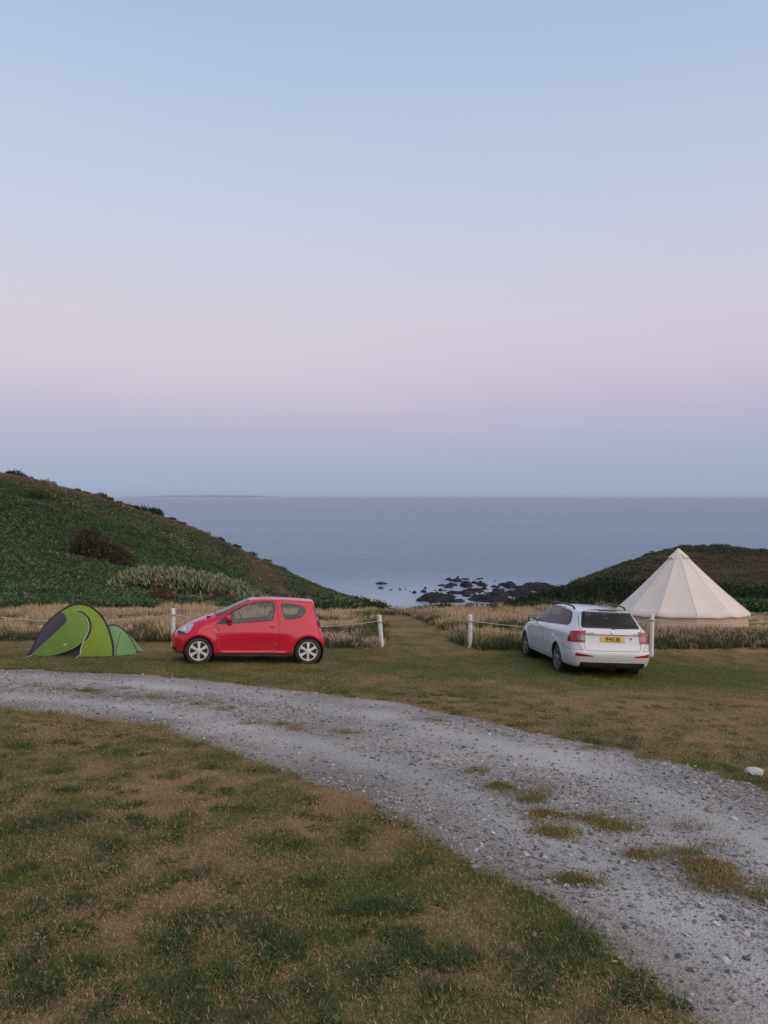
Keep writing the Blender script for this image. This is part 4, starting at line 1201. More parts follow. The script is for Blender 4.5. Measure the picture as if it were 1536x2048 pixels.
    put('windscreen', g6, M_GLASS, car)
    put('bumper_valance', val, M_BLACK, car, push=.004, rim=.02)
    put('high_brake_light', brk, mat('dark brake light', (.10, .006, .012), .25), car, push=.003)
    P_ = [join(seam), s1, s2, bl, bl2, sil]
    m = join(*P_); put('shut_line', (m[0] - m[1] * .006, m[1], m[2]), M_BLACK, car)['kind'] = 'stuff'
    put('lining', (body[0] - body[1] * .03, -body[1], body[2][:, ::-1]), M_LINING, car)
    for m_ in (d1, d2): put_sides('door_lining', (m_[0] - m_[1] * .03, -m_[1], m_[2][:, ::-1]), M_LINING, car)
    put('tailgate_lining', (tg[0] - tg[1] * .03, -tg[1], tg[2][:, ::-1]), M_LINING, car)
    # rear details: where the tailgate's skin is at a height
    def skin(y, z):
        k = np.argmin((V[:, 1] - y) ** 2 + (V[:, 2] - z) ** 2 + (V[:, 0] > .6) * 9); return V[k, 0]
    xp = skin(0, .84); tilt = math.atan2(skin(0, .90) - skin(0, .78), .12)
    np_ = MB(); np_.box((0, 0, 0), (.008, .52, .111), bev=.002)
    pl = np_.build('number_plate', M_PLATE, tgo); pl.location = (xp - .012, 0, .838); pl.rotation_euler = (0, tilt, 0)
    tx = lettering('SN65 JBJ', .098, 'lettering', M_INK, pl, (-.005, 0, .004), (R(90), 0, R(-90)), .0015, .0035, .92)
    bar = MB(); bar.box((-.0045, 0, -.050), (.003, .34, .009)); bar.build('plate_edging', M_INK, pl)
    # the badge: a dark ring with a winged arrow, over the plate
    xb = skin(0, .985); tb = math.atan2(skin(0, 1.02) - skin(0, .95), .07)
    bg = MB(); bg.lathe([(0, -.008), (.034, -.008), (.040, -.002), (.040, .002)], 28, 'z')
    bo = bg.build('badge', M_CHROME, tgo, angle=40); bo.location = (xb - .004, 0, .985); bo.rotation_euler = (0, R(90) + tb, 0)
    w1 = MB(); w1.lathe([(.0345, -.0095), (.0345, -.0085), (.0395, -.0050), (.0395, -.006)], 28, 'z', closed=True)
    # arrow shaft with three feathers and a head
    def flat(poly, z0=-.0092, z1=-.0112):
        n = len(poly); w1.add([(a, b_, z0) for a, b_ in poly] + [(a, b_, z1) for a, b_ in poly], [tuple(range(n)), tuple(range(2 * n - 1, n - 1, -1))] + [(i, (i + 1) % n, n + (i + 1) % n, n + i) for i in range(n)])
    flat([(.026, .018), (.019, .028), (.010, .020), (.016, .018), (.014, -.006), (.020, -.020), (.010, -.012), (-.004, -.018), (.006, -.004), (.008, .017)])
    flat([(-.004, -.002), (-.016, .010), (-.012, .020), (.0, .012)]); flat([(-.018, -.014), (-.026, -.004), (-.022, .002), (-.010, -.010)])
    w1.build('emblem', M_INK, bo)
    xs_ = skin(.45, .965)
    lettering('OCTAVIA', .030, 'model_lettering', M_SILVER, tgo, (skin(.46, .955) - .005, .47, .955), (R(90) , 0, R(-90)), .002, .0006, 1.15)
    lettering('4x4 TDI', .030, 'trim_lettering', M_SILVER, tgo, (skin(-.5, .955) - .005, -.50, .955), (R(90), 0, R(-90)), .002, .0006, 1.0)
    st = MB(); st.box((0, 0, 0), (.003, .078, .078), bev=.001); so = st.build('sticker', M_PAPER, tgo); so.location = (skin(-.40, .845) - .006, -.405, .845); so.rotation_euler = (0, tilt, R(0))
    sb = MB(); sb.box((-.0022, 0, .010), (.001, .060, .040)); sb.box((-.0022, 0, -.024), (.001, .050, .008)); sb.build('sticker_print', M_BLUE, so)
    wi = MB(); wi.tube([(skin(0, 1.06) - .02, 0, 1.065), (skin(.2, 1.085) - .015, -.25, 1.085), (skin(.4, 1.095) - .012, -.45, 1.095)], [.016, .010, .006], 6); wi.build('rear_wiper', M_BLACK, car)
    cr_ = MB(); cr_.box((skin(0, .935) - .004, 0, .932), (.014, 1.10, .010), bev=.003); cr_.build('crease_shadow_strip', mat('painted crease shadow', (.25, .25, .26), .4), tgo)  # grey strip standing in for the shadow line under the tailgate's crease
    # below and inside
    fl = MB(); fl.box((2.3, 0, .24), (4.0, 1.5, .05)); fl.box((2.2, 0, .33), (2.6, 1.62, .06)); fl.box((.35, 0, .30), (.5, 1.3, .1)); fl.box((.16, .45, .28), (.14, .12, .07)); fl.build('floor_pan', M_BLACK, car)
    for xw in (1.06, 3.745):
        for s_ in (-1, 1):
            ar = MB(); ar.lathe([(.02, s_ * .55), (.37, s_ * .55), (.37, s_ * .885)], 28, 'y', c=(xw, 0, .31)); ar.build('wheel_arch', M_BLACK, car)
    seat(car, 1.25, 0, .50, 1.30, bench=True)
    for y in (-.38, .38): seat(car, 2.25, y, .46)
    dsh = MB(); dsh.box((3.15, 0, .82), (.5, 1.45, .26), bev=.09); dsh.build('dashboard', M_LINING, car, angle=50)
    bc = MB(); bc.box((.75, 0, .88), (.75, 1.25, .02), bev=.005); bc.build('load_cover', M_LINING, car)
    sw = MB(); sw.tube([(2.78 + .06 * math.sin(a), -.37 + .18 * math.cos(a), .95 + .17 * math.sin(a)) for a in np.linspace(0, 2 * math.pi, 25)], .014, 6, cap=False)
    sw.build('steering_wheel', M_BLACK, car, smooth=True)
    rm = MB(); rm.box((2.72, 0, 1.33), (.03, .22, .06), bev=.012); rm.build('rear_view_mirror', M_BLACK, car)
    for xw in (1.06, 3.745):
        for s_ in (1, -1): wheel(car, (xw, s_ * .79, .31), s_, .312, .205, .218, 5, M_ALLOY, .024)
    return car
c_, r_ = stand_on_ground(4.82, 16.1, R(90 + 4.6), 1.06, 3.745, .79)
white_car(c_, r_)
# ------------------------------------------------------------------ bell tent
def canvas_material(name, c, c2, trans=0.12):
    m, p, n, l = new_mat(name)
    tc = n.new('ShaderNodeTexCoord')
    nz = n.new('ShaderNodeTexNoise'); nz.inputs['Scale'].default_value = 1.4; nz.inputs['Detail'].default_value = 8
    l.new(tc.outputs['Object'], nz.inputs['Vector'])
    rp = n.new('ShaderNodeValToRGB'); rp.color_ramp.elements[0].position = .35; rp.color_ramp.elements[1].position = .7
    rp.color_ramp.elements[0].color = (*c, 1); rp.color_ramp.elements[1].color = (*c2, 1)
    l.new(nz.outputs[0], rp.inputs[0]); l.new(rp.outputs[0], p.inputs['Base Color'])
    p.inputs['Roughness'].default_value = .85; p.inputs['Specular IOR Level'].default_value = .2; p.inputs['Sheen Weight'].default_value = .1
    n2 = n.new('ShaderNodeTexNoise'); n2.inputs['Scale'].default_value = 5; n2.inputs['Detail'].default_value = 5
    l.new(tc.outputs['Object'], n2.inputs['Vector'])
    b = n.new('ShaderNodeBump'); b.inputs['Strength'].default_value = .4; b.inputs['Distance'].default_value = .05
    l.new(n2.outputs[0], b.inputs['Height']); l.new(b.outputs[0], p.inputs['Normal'])
    t = n.new('ShaderNodeBsdfTranslucent'); l.new(rp.outputs[0], t.inputs[0])
    ms = n.new('ShaderNodeMixShader'); ms.inputs[0].default_value = trans
    l.new(p.outputs[0], ms.inputs[1]); l.new(t.outputs[0], ms.inputs[2]); l.new(ms.outputs[0], n['Material Output'].inputs[0])
    return m
M_CANVAS = canvas_material('cream canvas', (.74, .665, .595), (.69, .615, .545))
M_WALLCLOTH = canvas_material('wall canvas', (.62, .49, .39), (.56, .44, .35))
M_ROPE = mat('pale rope', (.50, .46, .40), .9, (.38, .34, .29), 40, .4, 120)
M_POSTW = mat('white painted post', (.74, .72, .70), .6, (.60, .57, .54), 7, .2, 40)
M_WOODPOLE = mat('wooden pole', (.22, .14, .08), .7, (.16, .10, .06), 6)

def bell_tent():
    bx, by = BELL
    e = 1.0
    gz = lambda x, y: float(near_z(x, y))
    tilt = math.atan2(gz(bx, by + 2.4) - gz(bx, by - 2.4), 4.8)
    lat = math.atan2(gz(bx + 2.4, by) - gz(bx - 2.4, by), 4.8)
    t = root('bell_tent', (bx, by, gz(bx, by) + .0), (tilt, -lat, 0), label='large cream canvas bell tent standing behind the white estate car', cat='tent')
    n = 12; Rw, Hw, Ht, Re = 2.40, .46, 2.82, 2.50
    off = R(22)
    ap = np.array([0.02, 0, Ht])
    K = 14
    for k in range(n):
        a0, a1 = off + 2 * math.pi * k / n, off + 2 * math.pi * (k + 1) / n
        V = []; F = []; U = 8
        for i in range(K + 1):
            s = i / K
            rr_ = .05 + (Re - .05) * s; z = Ht - (Ht - Hw) * s
            sag = .11 * math.sin(math.pi * s) ** 1.0 * (.6 + .4 * s)
            for j in range(U + 1):
                u = j / U; a = a0 + (a1 - a0) * u
                c = math.cos((a1 - a0) / 2) / math.cos(a - (a0 + a1) / 2)
                r_ = rr_ * (1 + (c - 1) * 1.0)
                dip = sag + .06 * s * math.sin(math.pi * u) * (1.0 if i < K else .7)
                wr = .010 * math.sin(9 * u + 3 * k) * s * s
                V.append((r_ * math.cos(a) * (1 - .0), r_ * math.sin(a), z - dip * .75 + wr))
        W = U + 1
        for i in range(K):
            for j in range(U): F.append((i * W + j, i * W + j + 1, (i + 1) * W + j + 1, (i + 1) * W + j)[::-1])
        # eave valance hanging a hand's breadth below the edge
        b = len(V)
        for j in range(U + 1):
            p = V[K * W + j]; V.append((p[0] * .995, p[1] * .995, p[2] - .06))
        for j in range(U): F.append((K * W + j, K * W + j + 1, b + j + 1, b + j)[::-1])
        me = mesh_np('canvas_panel', V, F, smooth=True)
        o = link('canvas_panel', me, M_CANVAS, t)
        # wall under it
        V = []; F = []
        for i in range(5):
            s = i / 4
            for j in range(U + 1):
                u = j / U; a = a0 + (a1 - a0) * u
                c = math.cos((a1 - a0) / 2) / math.cos(a - (a0 + a1) / 2)
                r_ = Rw * c - .05 * s * 0 + .012 * math.sin(14 * u + 5 * k + 2 * s) * math.sin(math.pi * u) + .05 * (s > .9)
                V.append((r_ * math.cos(a), r_ * math.sin(a), (Hw + .02) * (1 - s) - .04 * s))
        for i in range(4):
            for j in range(U): F.append((i * W + j, i * W + j + 1, (i + 1) * W + j + 1, (i + 1) * W + j)[::-1])
        link('wall_panel', mesh_np('wall_panel', V, F, smooth=True), M_WALLCLOTH, t)
        sm = MB(); p0 = np.array([.05 * math.cos(a0), .05 * math.sin(a0), Ht + .005])
        pts = []
        for i in range(K + 1):
            s = i / K; rr_ = .05 + (Re - .05) * s; sag = .11 * math.sin(math.pi * s) * (.6 + .4 * s)
            pts.append((rr_ * math.cos(a0), rr_ * math.sin(a0), Ht - (Ht - Hw) * s - sag * .75 + .004))
        sm.tube(pts, .006, 5); sm.build('seam', M_CANVAS, t, smooth=True)
        # guy line and peg
        if math.cos(a0 - R(-111)) > .3: continue
        g = MB(); e0 = pts[-1]; d = np.array([math.cos(a0), math.sin(a0)])
        e1 = (d[0] * (Re + 1.35), d[1] * (Re + 1.35), .0)
        g.tube([e0, e1], .006, 5); gl = g.build('guy_line', M_ROPE, t)
        pg = MB(); pg.tube([(e1[0] - d[0] * .03, e1[1] - d[1] * .03, -.12), (e1[0] + d[0] * .03, e1[1] + d[1] * .03, .06)], .008, 5); pg.build('peg', M_CHROME, gl)
    # the cap: a small cone over the apex with flaps over the vents
    c = MB(); c.lathe([(0, Ht + .06), (.05, Ht + .03), (.20, Ht - .12), (.40, Ht - .36)], 24)
    c.build('apex_cap', M_CANVAS, t, smooth=True)
    for a in (R(-68), R(-158), R(22), R(112)):
        f = MB(); d = np.array([math.cos(a), math.sin(a)]); s = np.array([-d[1], d[0]])
        def q(r_, w, z): return (d[0] * r_ + s[0] * w, d[1] * r_ + s[1] * w, z)
        P = [q(.22, -.07, Ht - .13), q(.22, .07, Ht - .13), q(.42, .11, Ht - .30), q(.42, -.11, Ht - .30)]
        P2 = [q(.20, -.07, Ht - .16), q(.20, .07, Ht - .16), q(.39, .11, Ht - .35), q(.39, -.11, Ht - .35)]
        f.add(P + P2, [(0, 1, 2, 3), (7, 6, 5, 4), (0, 4, 5, 1), (1, 5, 6, 2), (2, 6, 7, 3), (3, 7, 4, 0)])
        f.build('vent_flap', M_CANVAS, t)
    p = MB(); p.tube([(0, 0, 0), (0, 0, Ht)], .025, 8); p.build('centre_pole', M_WOODPOLE, t)
    return t
bell_tent()

# ------------------------------------------------------------------ small green tent
M_FLY = canvas_material('lime tent cloth', (.205, .285, .040), (.18, .255, .036), .18)
M_FLY2 = canvas_material('green tent door cloth', (.155, .255, .055), (.14, .23, .05), .18)
M_FLY3 = canvas_material('pale green tent cloth', (.19, .32, .12), (.17, .29, .10), .18)
M_DARKFLY = canvas_material('dark purple tent cloth', (.050, .042, .062), (.060, .050, .072), .05)
M_SLEEVE = mat('black pole sleeve', (.012, .013, .014), .7)
M_ZIP = mat('pale zip tape', (.50, .48, .42), .6)
def green_tent():
    Y0 = 17.55
    D = Y0 / (FWD[1])
    g0 = hit(160, 1315)
    yb = g0[1] + .75                                    # the main hoop stands this far back
    S = yb / FPX
    x0 = (145 - CX) * S
    zb = float(near_z(x0, yb))
    gx = (float(near_z(x0 + .8, yb)) - float(near_z(x0 - .8, yb))) / 1.6
    t = root('dome_tent', (x0, yb, zb), label='small lime green tent with a dark purple panel beside the red car', cat='tent')
    U = lambda px: (px - 145) * S
    def Zp(py, y=0.0):
        """height above the tent's base of a picture row, at y metres from the hoop's plane"""
        d = yb + y
        return EYE[2] - (py - 992) * d / FPX - zb
    # main hoop in its own upright plane: read off the picture
    hoop = [(57, 1311), (64, 1296), (78, 1269), (95, 1245), (118, 1226), (135, 1215), (152, 1210), (168, 1211), (183, 1217), (199, 1231), (211, 1249), (219, 1271), (224, 1292), (227, 1313)]
    f0, f1 = hit(57, 1313) - np.array([x0, yb, zb]), hit(227, 1315) - np.array([x0, yb, zb])    # where the hoop's feet stand
    H = []
    for k, (a, b) in enumerate(hoop):
        w = math.sin(math.pi * min(max((b - 1313) / (1210 - 1313), 0), 1) / 2)
        e = f0[1] if a < 150 else f1[1]
        y_ = e * (1 - w); d = yb + y_
        H.append(((a - CX) / FPX * d - x0, y_, EYE[2] - (b - 992) / FPX * d - zb))
    H = np.array(H); H[0] = f0 + (0, 0, .01); H[-1] = f1 + (0, 0, .01)
    def cr(P, m):
        P = np.array(P, float); Q = np.vstack([2 * P[0] - P[1], P, 2 * P[-1] - P[-2]]); out = []
        for u in np.linspace(0, len(P) - 1 - 1e-9, m):
            i = int(u); f = u - i; a, b, c, d = Q[i:i + 4]
            out.append(.5 * (2 * b + (c - a) * f + (2 * a - 5 * b + 4 * c - d) * f * f + (3 * b - a - 3 * c + d) * f ** 3))
        return np.array(out)
    m = 72
    Hc = cr(H, m)
    # near half: from the hoop down to a ground line that swells towards the viewer
    def half(sgn, depth, name_mat):
        V = []; K = 26
        for i in range(m):
            u = i / (m - 1); hx, hy, hz = Hc[i]
            q = u * .6 + .4 * (hx - f0[0]) / (f1[0] - f0[0])
            gx_ = f0[0] + (f1[0] - f0[0]) * q
            fy = f0[1] + (f1[1] - f0[1]) * q
            gy_ = fy - .10 * math.sin(math.pi * u) if sgn < 0 else fy + depth * math.sin(math.pi * u) ** .75
            zg0 = float(near_z(x0 + gx_, yb + gy_)) - zb
            for k in range(K + 1):
                s = k / K
                a = s * math.pi / 2
                yy = (math.sin(a) * .55 + .45 * s); f = (math.cos(a) * .45 + .55 * (1 - s))
                sg = .018 * math.sin(math.pi * s) * math.sin(7 * u + 2)
                V.append((hx + (gx_ - hx) * s, hy + (gy_ - hy) * yy + sg, zg0 + (hz - zg0) * f + .012))
        V = np.array(V)
        i, k = np.meshgrid(np.arange(m - 1), np.arange(K), indexing='ij'); W = K + 1
        F = np.stack([i * W + k, (i + 1) * W + k, (i + 1) * W + k + 1, i * W + k + 1], 2).reshape(-1, 4)
        T = np.concatenate([F[:, [0, 1, 2]], F[:, [0, 2, 3]]])
        if sgn > 0: T = T[:, ::-1]
        return V, vnormals(V, T), T
    near, back = half(-1, .78, None), half(1, 1.5, None)
    if np.mean(near[1][:, 1]) > 0: near = (near[0], -near[1], near[2][:, ::-1])
    if np.mean(back[1][:, 1]) < 0: back = (back[0], -back[1], back[2][:, ::-1])
    back_o = put('rear_fly', back, M_FLY, t)
    # regions read off the picture, projected along the line of sight on to the near half, then fixed as panels
    def pix(V_):
        d = np.array([x0, yb, zb]) + V_ - EYE; w = d @ FWD
        return CX + FPX * d[:, 0] / w, CY - FPX * (d @ UPV) / w
    def pf(poly): return lambda V_: sdf_poly(np.array(poly, float), *pix(V_))
    dark = [(40, 1330), (58, 1306), (72, 1275), (92, 1245), (112, 1222), (126, 1226), (131, 1230), (134, 1243), (118, 1259), (90, 1284), (63, 1309), (50, 1330)]
    flap = [(58, 1318), (63, 1309), (90, 1284), (118, 1259), (134, 1243), (132, 1231), (143, 1226), (155, 1225), (166, 1229), (175, 1237), (179, 1248), (178, 1261), (173, 1274), (167, 1284), (150, 1296), (132, 1305), (112, 1311), (90, 1313), (66, 1311)]
    gapd = [(66, 1311), (90, 1313), (112, 1311), (132, 1305), (150, 1296), (167, 1284), (163, 1295), (160, 1305), (158, 1330), (60, 1330)]
    dk, near = cut(near, pf(dark)); fl, near = cut(near, pf(flap)); gp, near = cut(near, pf(gapd))
    put('fly_sheet', near, M_FLY, t); put('dark_panel', dk, M_DARKFLY, t, push=.002); put('door', fl, M_FLY2, t, push=.004)
    put('inner_door', (gp[0] + np.array([0, .10, 0]), gp[1], gp[2]), M_DARKFLY, t)
    # sleeve over the hoop, hems, zips
    s = MB(); s.tube([(a, y_ - .012, b + .012) for a, y_, b in Hc], .024, 8); s.build('pole_sleeve', M_SLEEVE, t, smooth=True)
    def on_near(pts, lift=.012):
        out = []; X, Yp = pix(near_all[0])
        for a, b in pts:
            k = np.argsort((X - a) ** 2 + (Yp - b) ** 2)[:3]; out.append(near_all[0][k].mean(0) + near_all[1][k].mean(0) * lift)
        return cr(out, len(pts) * 5)
    near_all = half(-1, .78, None)
    if np.mean(near_all[1][:, 1]) > 0: near_all = (near_all[0], -near_all[1], near_all[2])
    zp = on_near([(152, 1226), (160, 1227), (168, 1231), (175, 1239), (178, 1250), (177, 1262), (172, 1275), (167, 1283), (163, 1296), (160, 1310)])
    z_ = MB(); z_.tube(zp, .010, 6, flat=.5); z_.build('zip', M_ZIP, t, smooth=True)
    zr = on_near([(156, 1223), (164, 1225), (172, 1230), (179, 1240), (182, 1251), (180, 1263), (175, 1275), (170, 1281)], .014)
    z2 = MB(); z2.tube(zr, [.012 + .016 * math.sin(math.pi * k / (len(zr) - 1)) for k in range(len(zr))], 6, flat=.5); z2.build('zip_cover', M_SLEEVE, t, smooth=True)
    hm = on_near([(64, 1310), (90, 1313), (112, 1311), (132, 1305), (150, 1296), (166, 1285)], .01)
    h_ = MB(); h_.tube(hm, .009, 5); h_.build('door_hem', M_SLEEVE, t, smooth=True)
    hm = on_near([(163, 1314), (190, 1315), (226, 1315)], .008)
    h_ = MB(); h_.tube(hm, .010, 5); h_.build('ground_hem', M_SLEEVE, t, smooth=True)
    lg = on_near([(131, 1289), (133, 1290)], .008)[0]
    l_ = MB(); l_.box(lg, (.07, .006, .035), rot=(R(25), R(-30), 0), bev=.002); l_.build('logo_patch', M_PAPER, t)
    # the low foot end: a second, smaller hoop behind to the right
    fx0, fx1 = U(222), U(271)
    ft = [(213, 1256), (219, 1252), (228, 1252), (238, 1256), (250, 1266), (260, 1279), (266, 1291), (271, 1303)]
    yoff = .30
    Pf = cr([((a - CX) / FPX * (yb + yoff) - x0, Zp(b, yoff)) for a, b in ft], 24)
    gr = lambda x, y: float(near_z(x0 + x, yb + y)) - zb
    V = []; K = 14
    for i, (a, b) in enumerate(Pf):
        u = i / 23
        for k in range(K + 1):
            s_ = k / K
            for_x = a + (f1[0] - .03 + (fx1 - f1[0] + .03) * u - a) * s_
            y = yoff + (f1[1] + .06 + (.0 - f1[1] - .10) * u - yoff) * s_
            zg = gr(for_x, y) + .01
            V.append((for_x, y, zg + (b - zg) * (1 - s_) ** .8 * (1 + .10 * math.sin(math.pi * s_))))
    F = [(i * (K + 1) + k, (i + 1) * (K + 1) + k, (i + 1) * (K + 1) + k + 1, i * (K + 1) + k + 1) for i in range(23) for k in range(K)]
    o = link('foot_fly', mesh_np('foot_fly', V, F, smooth=True), M_FLY3, t)
    V2 = [(p[0], 2 * yoff - p[1] + .1 * 0, gr(p[0], 2 * yoff - p[1]) + p[2] - gr(p[0], p[1])) for p in V]
    link('foot_fly', mesh_np('foot_fly', V2, [f[::-1] for f in F], smooth=True), M_FLY3, t)
    s = MB(); s.tube([(a, yoff, b + .008) for a, b in Pf[1:]], .014, 7); s.build('foot_sleeve', M_SLEEVE, t, smooth=True)
    s = MB(); s.tube([tuple(np.array(V[i * (K + 1) + K]) + (0, -.006, .006)) for i in range(24)], .008, 5); s.build('foot_hem', M_SLEEVE, t, smooth=True)
    s = MB(); q = [V[i * (K + 1) + k] for i, k in ((10, 3), (8, 7), (5, 11), (3, 14))]; s.tube([tuple(np.array(p) + (0, -.012, .006)) for p in q], .006, 5); s.build('seam', M_DARKFLY, o, smooth=True)
    # pegs and guys
    for a, b in (((64, 1310), (52, 1316)), ((160, 1310), (150, 1318)), ((227, 1314), (231, 1319)), ((270, 1303), (277, 1308))):
        e0 = on_near([a, a], .01)[0] if a[0] < 228 else np.array([U(a[0]), -.02, gr(U(a[0]), 0) + .02])
        h_ = hit(*b) - np.array([x0, yb, zb])
        l_ = MB(); l_.tube([e0, h_ + (0, 0, .01)], .006, 5); lo = l_.build('peg_loop', M_ZIP, t)
        p_ = MB(); p_.tube([h_ + (0, 0, -.08), h_ + (0, 0, .03), h_ + (.02, 0, .035)], .005, 5); p_.build('peg', M_CHROME, lo)
    return t
green_tent()

# ------------------------------------------------------------------ fence of white posts and rope
POSTS = [(-46, 1216, 20.2, 'white rope post left of the green tent'),
         (345, 1217, 20.4, 'white rope post between the green tent and the red car bonnet'),
         (764, 1231, 20.9, 'white rope post leaning at the left side of the mown path'),
         (941, 1230, 21.0, 'upright white rope post at the right side of the mown path'),
         (1305, 1228, 20.6, 'white rope post beside the right tail light of the white estate car'),
         (1640, 1214, 20.4, 'white rope post right of the bell tent')]
post_tops = []
def rope_post(px, py, y, label, lean):
    x = (px - CX) / FPX * y
    z0 = float(near_z(x, y)); ztop = EYE[2] - (py - 992) * y / FPX
    h = ztop - z0
    t = root('rope_post', (x, y, z0), label=label, cat='post', group='white posts of the rope fence')
    m = MB(); rr_ = .058
    n = 14; lx = -lean * h
    prof = [(rr_ * 1.04, -.15), (rr_ * 1.03, .02), (rr_, h * .5), (rr_ * .97, h - .03), (rr_ * .90, h - .004), (0.0, h)]
    V = []; F = []
    for k in range(n):
        a = 2 * math.pi * k / n
        for r_, z in prof:
            q = 1 + .02 * math.sin(3 * a + z * 5)
            V.append((r_ * q * math.cos(a) + lx * (z / h), r_ * q * math.sin(a), z))
    W = len(prof)
    for k in range(n):
        for i in range(W - 1): F.append((k * W + i, ((k + 1) % n) * W + i, ((k + 1) % n) * W + i + 1, k * W + i + 1))
    m.add(V, F); m.build('shaft', M_POSTW, t, angle=50)
    zr = h - .16
    l_ = MB(); l_.lathe([(rr_ * .99 + .011 + .011 * math.cos(b), zr + .011 * math.sin(b)) for b in np.linspace(0, 2 * math.pi, 7)[:-1]], 18, c=(lx * zr / h, 0, 0), closed=True)
    l_.lathe([(rr_ * .99 + .011 + .011 * math.cos(b), zr - .022 + .011 * math.sin(b)) for b in np.linspace(0, 2 * math.pi, 7)[:-1]], 18, c=(lx * zr / h, 0, 0), closed=True)
    lo = l_.build('rope_turns', M_ROPE, t, smooth=True)
    k_ = MB(); k_.box((lx * zr / h + .055, -.05, zr - .01), (.05, .05, .05), bev=.02); k_.build('knot', M_ROPE, lo, smooth=True)
    post_tops.append(np.array([x + lx * zr / h, y - .0, z0 + zr - .01]))
for i, (px, py, y, lb) in enumerate(POSTS): rope_post(px, py, y, lb, (.02, .0, .085, .0, -.01, .0)[i])
def rope(a, b, sag, label):
    m = MB(); pts = []
    d = b - a; d = d / np.linalg.norm(d)
    a = a + d * .07; b = b - d * .07
    for k in range(33):
        s = k / 32; p = a + (b - a) * s; p = p + np.array([0, 0, -4 * sag * s * (1 - s)]); pts.append(p)
    L = np.linalg.norm(b - a)
    # three strands laid together
    for q in range(3):
        V = []
        for k in range(241):
            s = k / 240; p = a + (b - a) * s + np.array([0, 0, -4 * sag * s * (1 - s)])
            w = 2 * math.pi * (q / 3 + s * L / .16); V.append(p + np.array([0, math.cos(w), math.sin(w)]) * .0065)
        m.tube(V, .0075, 4)
    o = m.build('rope', M_ROPE, smooth=True)
    tag(o, label, 'rope', 'slack ropes of the fence')
RL = ['pale slack rope running behind the green tent from the left edge', 'pale slack rope running behind the red car between two posts',
      None, 'pale slack rope passing behind the mirror of the white car', 'pale slack rope hanging in front of the bell tent wall']
for i in range(5):
    if RL[i]: rope(post_tops[i], post_tops[i + 1], (.20, .24, 0, .20, .20)[i], RL[i])
# ------------------------------------------------------------------ grass of the lawn, tuft by tuft
G1 = ((.066, .088, .018), (.185, .195, .045)); S1 = ((.16, .098, .042), (.54, .37, .20))
M_LAWN = leaf_mat('lawn grass', G1, S1, .25)
M_WEED = leaf_mat('dark lawn weeds', ((.028, .058, .018), (.070, .105, .030)), ((.08, .07, .03), (.12, .10, .04)), .2)
M_MEADOW = leaf_mat('tall dry grass', ((.040, .056, .018), (.095, .105, .04)), ((.46, .335, .19), (.64, .49, .31)), .3)
M_BRACKEN = leaf_mat('bracken', ((.032, .070, .032), (.088, .142, .062)), ((.17, .105, .066), (.28, .18, .12)), .2)
M_HEATH = leaf_mat('dark headland heath', ((.024, .046, .020), (.062, .082, .036)), ((.115, .085, .055), (.18, .135, .09)), .2)
def picks(n, k): return rng.integers(0, k, n)
def frustum_points(n, y0, y1, w=.60, m=1.2):
    """even over the ground, between two distances"""
    y = np.sqrt(rng.random(n) * (y1 ** 2 - y0 ** 2) + y0 ** 2); x = (rng.random(n) * 2 - 1) * (w * y + m)
    return x, y
lawn_protos = [blades_mesh('lawn_tuft', 130, .16, .034, .0036, 1.3, 2, .8, s) for s in range(3)] + [blades_mesh('lawn_tuft', 120, .15, .034, .0032, 1.7, 3, .7, 9), blades_mesh('lawn_tuft', 120, .16, .030, .0030, 2.0, 3, .5, 10)]
xs_, ys_ = [], []
for n, a, b in ((6500, 1.6, 6.0), (11000, 6.0, 12.0), (16000, 12.0, 21.8)):
    x, y = frustum_points(n, a, b); xs_.append(x); ys_.append(y)
x, y = np.concatenate(xs_), np.concatenate(ys_)
td = track_d(x, y); mw = meadow_amount(x, y); pth = sdf_poly(PATH, x, y)
ok = (td > .03) & ((mw < .5) | (pth < 0))
x2 = rng.random(9000) * 8 - .8; y2 = 20.5 + rng.random(9000) * 14.8
k2 = sdf_poly(PATH, x2, y2) < .1
x = np.concatenate([x[ok], x2[k2]]); y = np.concatenate([y[ok], y2[k2]]); n = len(x)
td = track_d(x, y); dr = dryness(x, y)
h = .72 * (.75 + .5 * fbm(x * 1.3, y * 1.3, 3, 91)) * (1.15 - .45 * dr) * (1 + .15 * np.exp(-((td - .15) / .25) ** 2))
big = np.where(y > 8, 1.35, 1.0) * np.where(y > 14, 1.25, 1.0)
sc = np.stack([big, big, h * np.where(y > 10, 1.1, 1.0)], 1) * (.8 + .4 * rng.random((n, 1)))
scatter('lawn_grass', lawn_protos, np.stack([x, y, near_z(x, y) + .0], 1), np.stack([rng.normal(0, .08, n), rng.normal(0, .08, n), rng.random(n) * 6.28], 1), sc, picks(n, 5), M_LAWN,
        np.clip(dr + rng.normal(0, .10, n), 0.03, .97), 'short dry lawn grass')

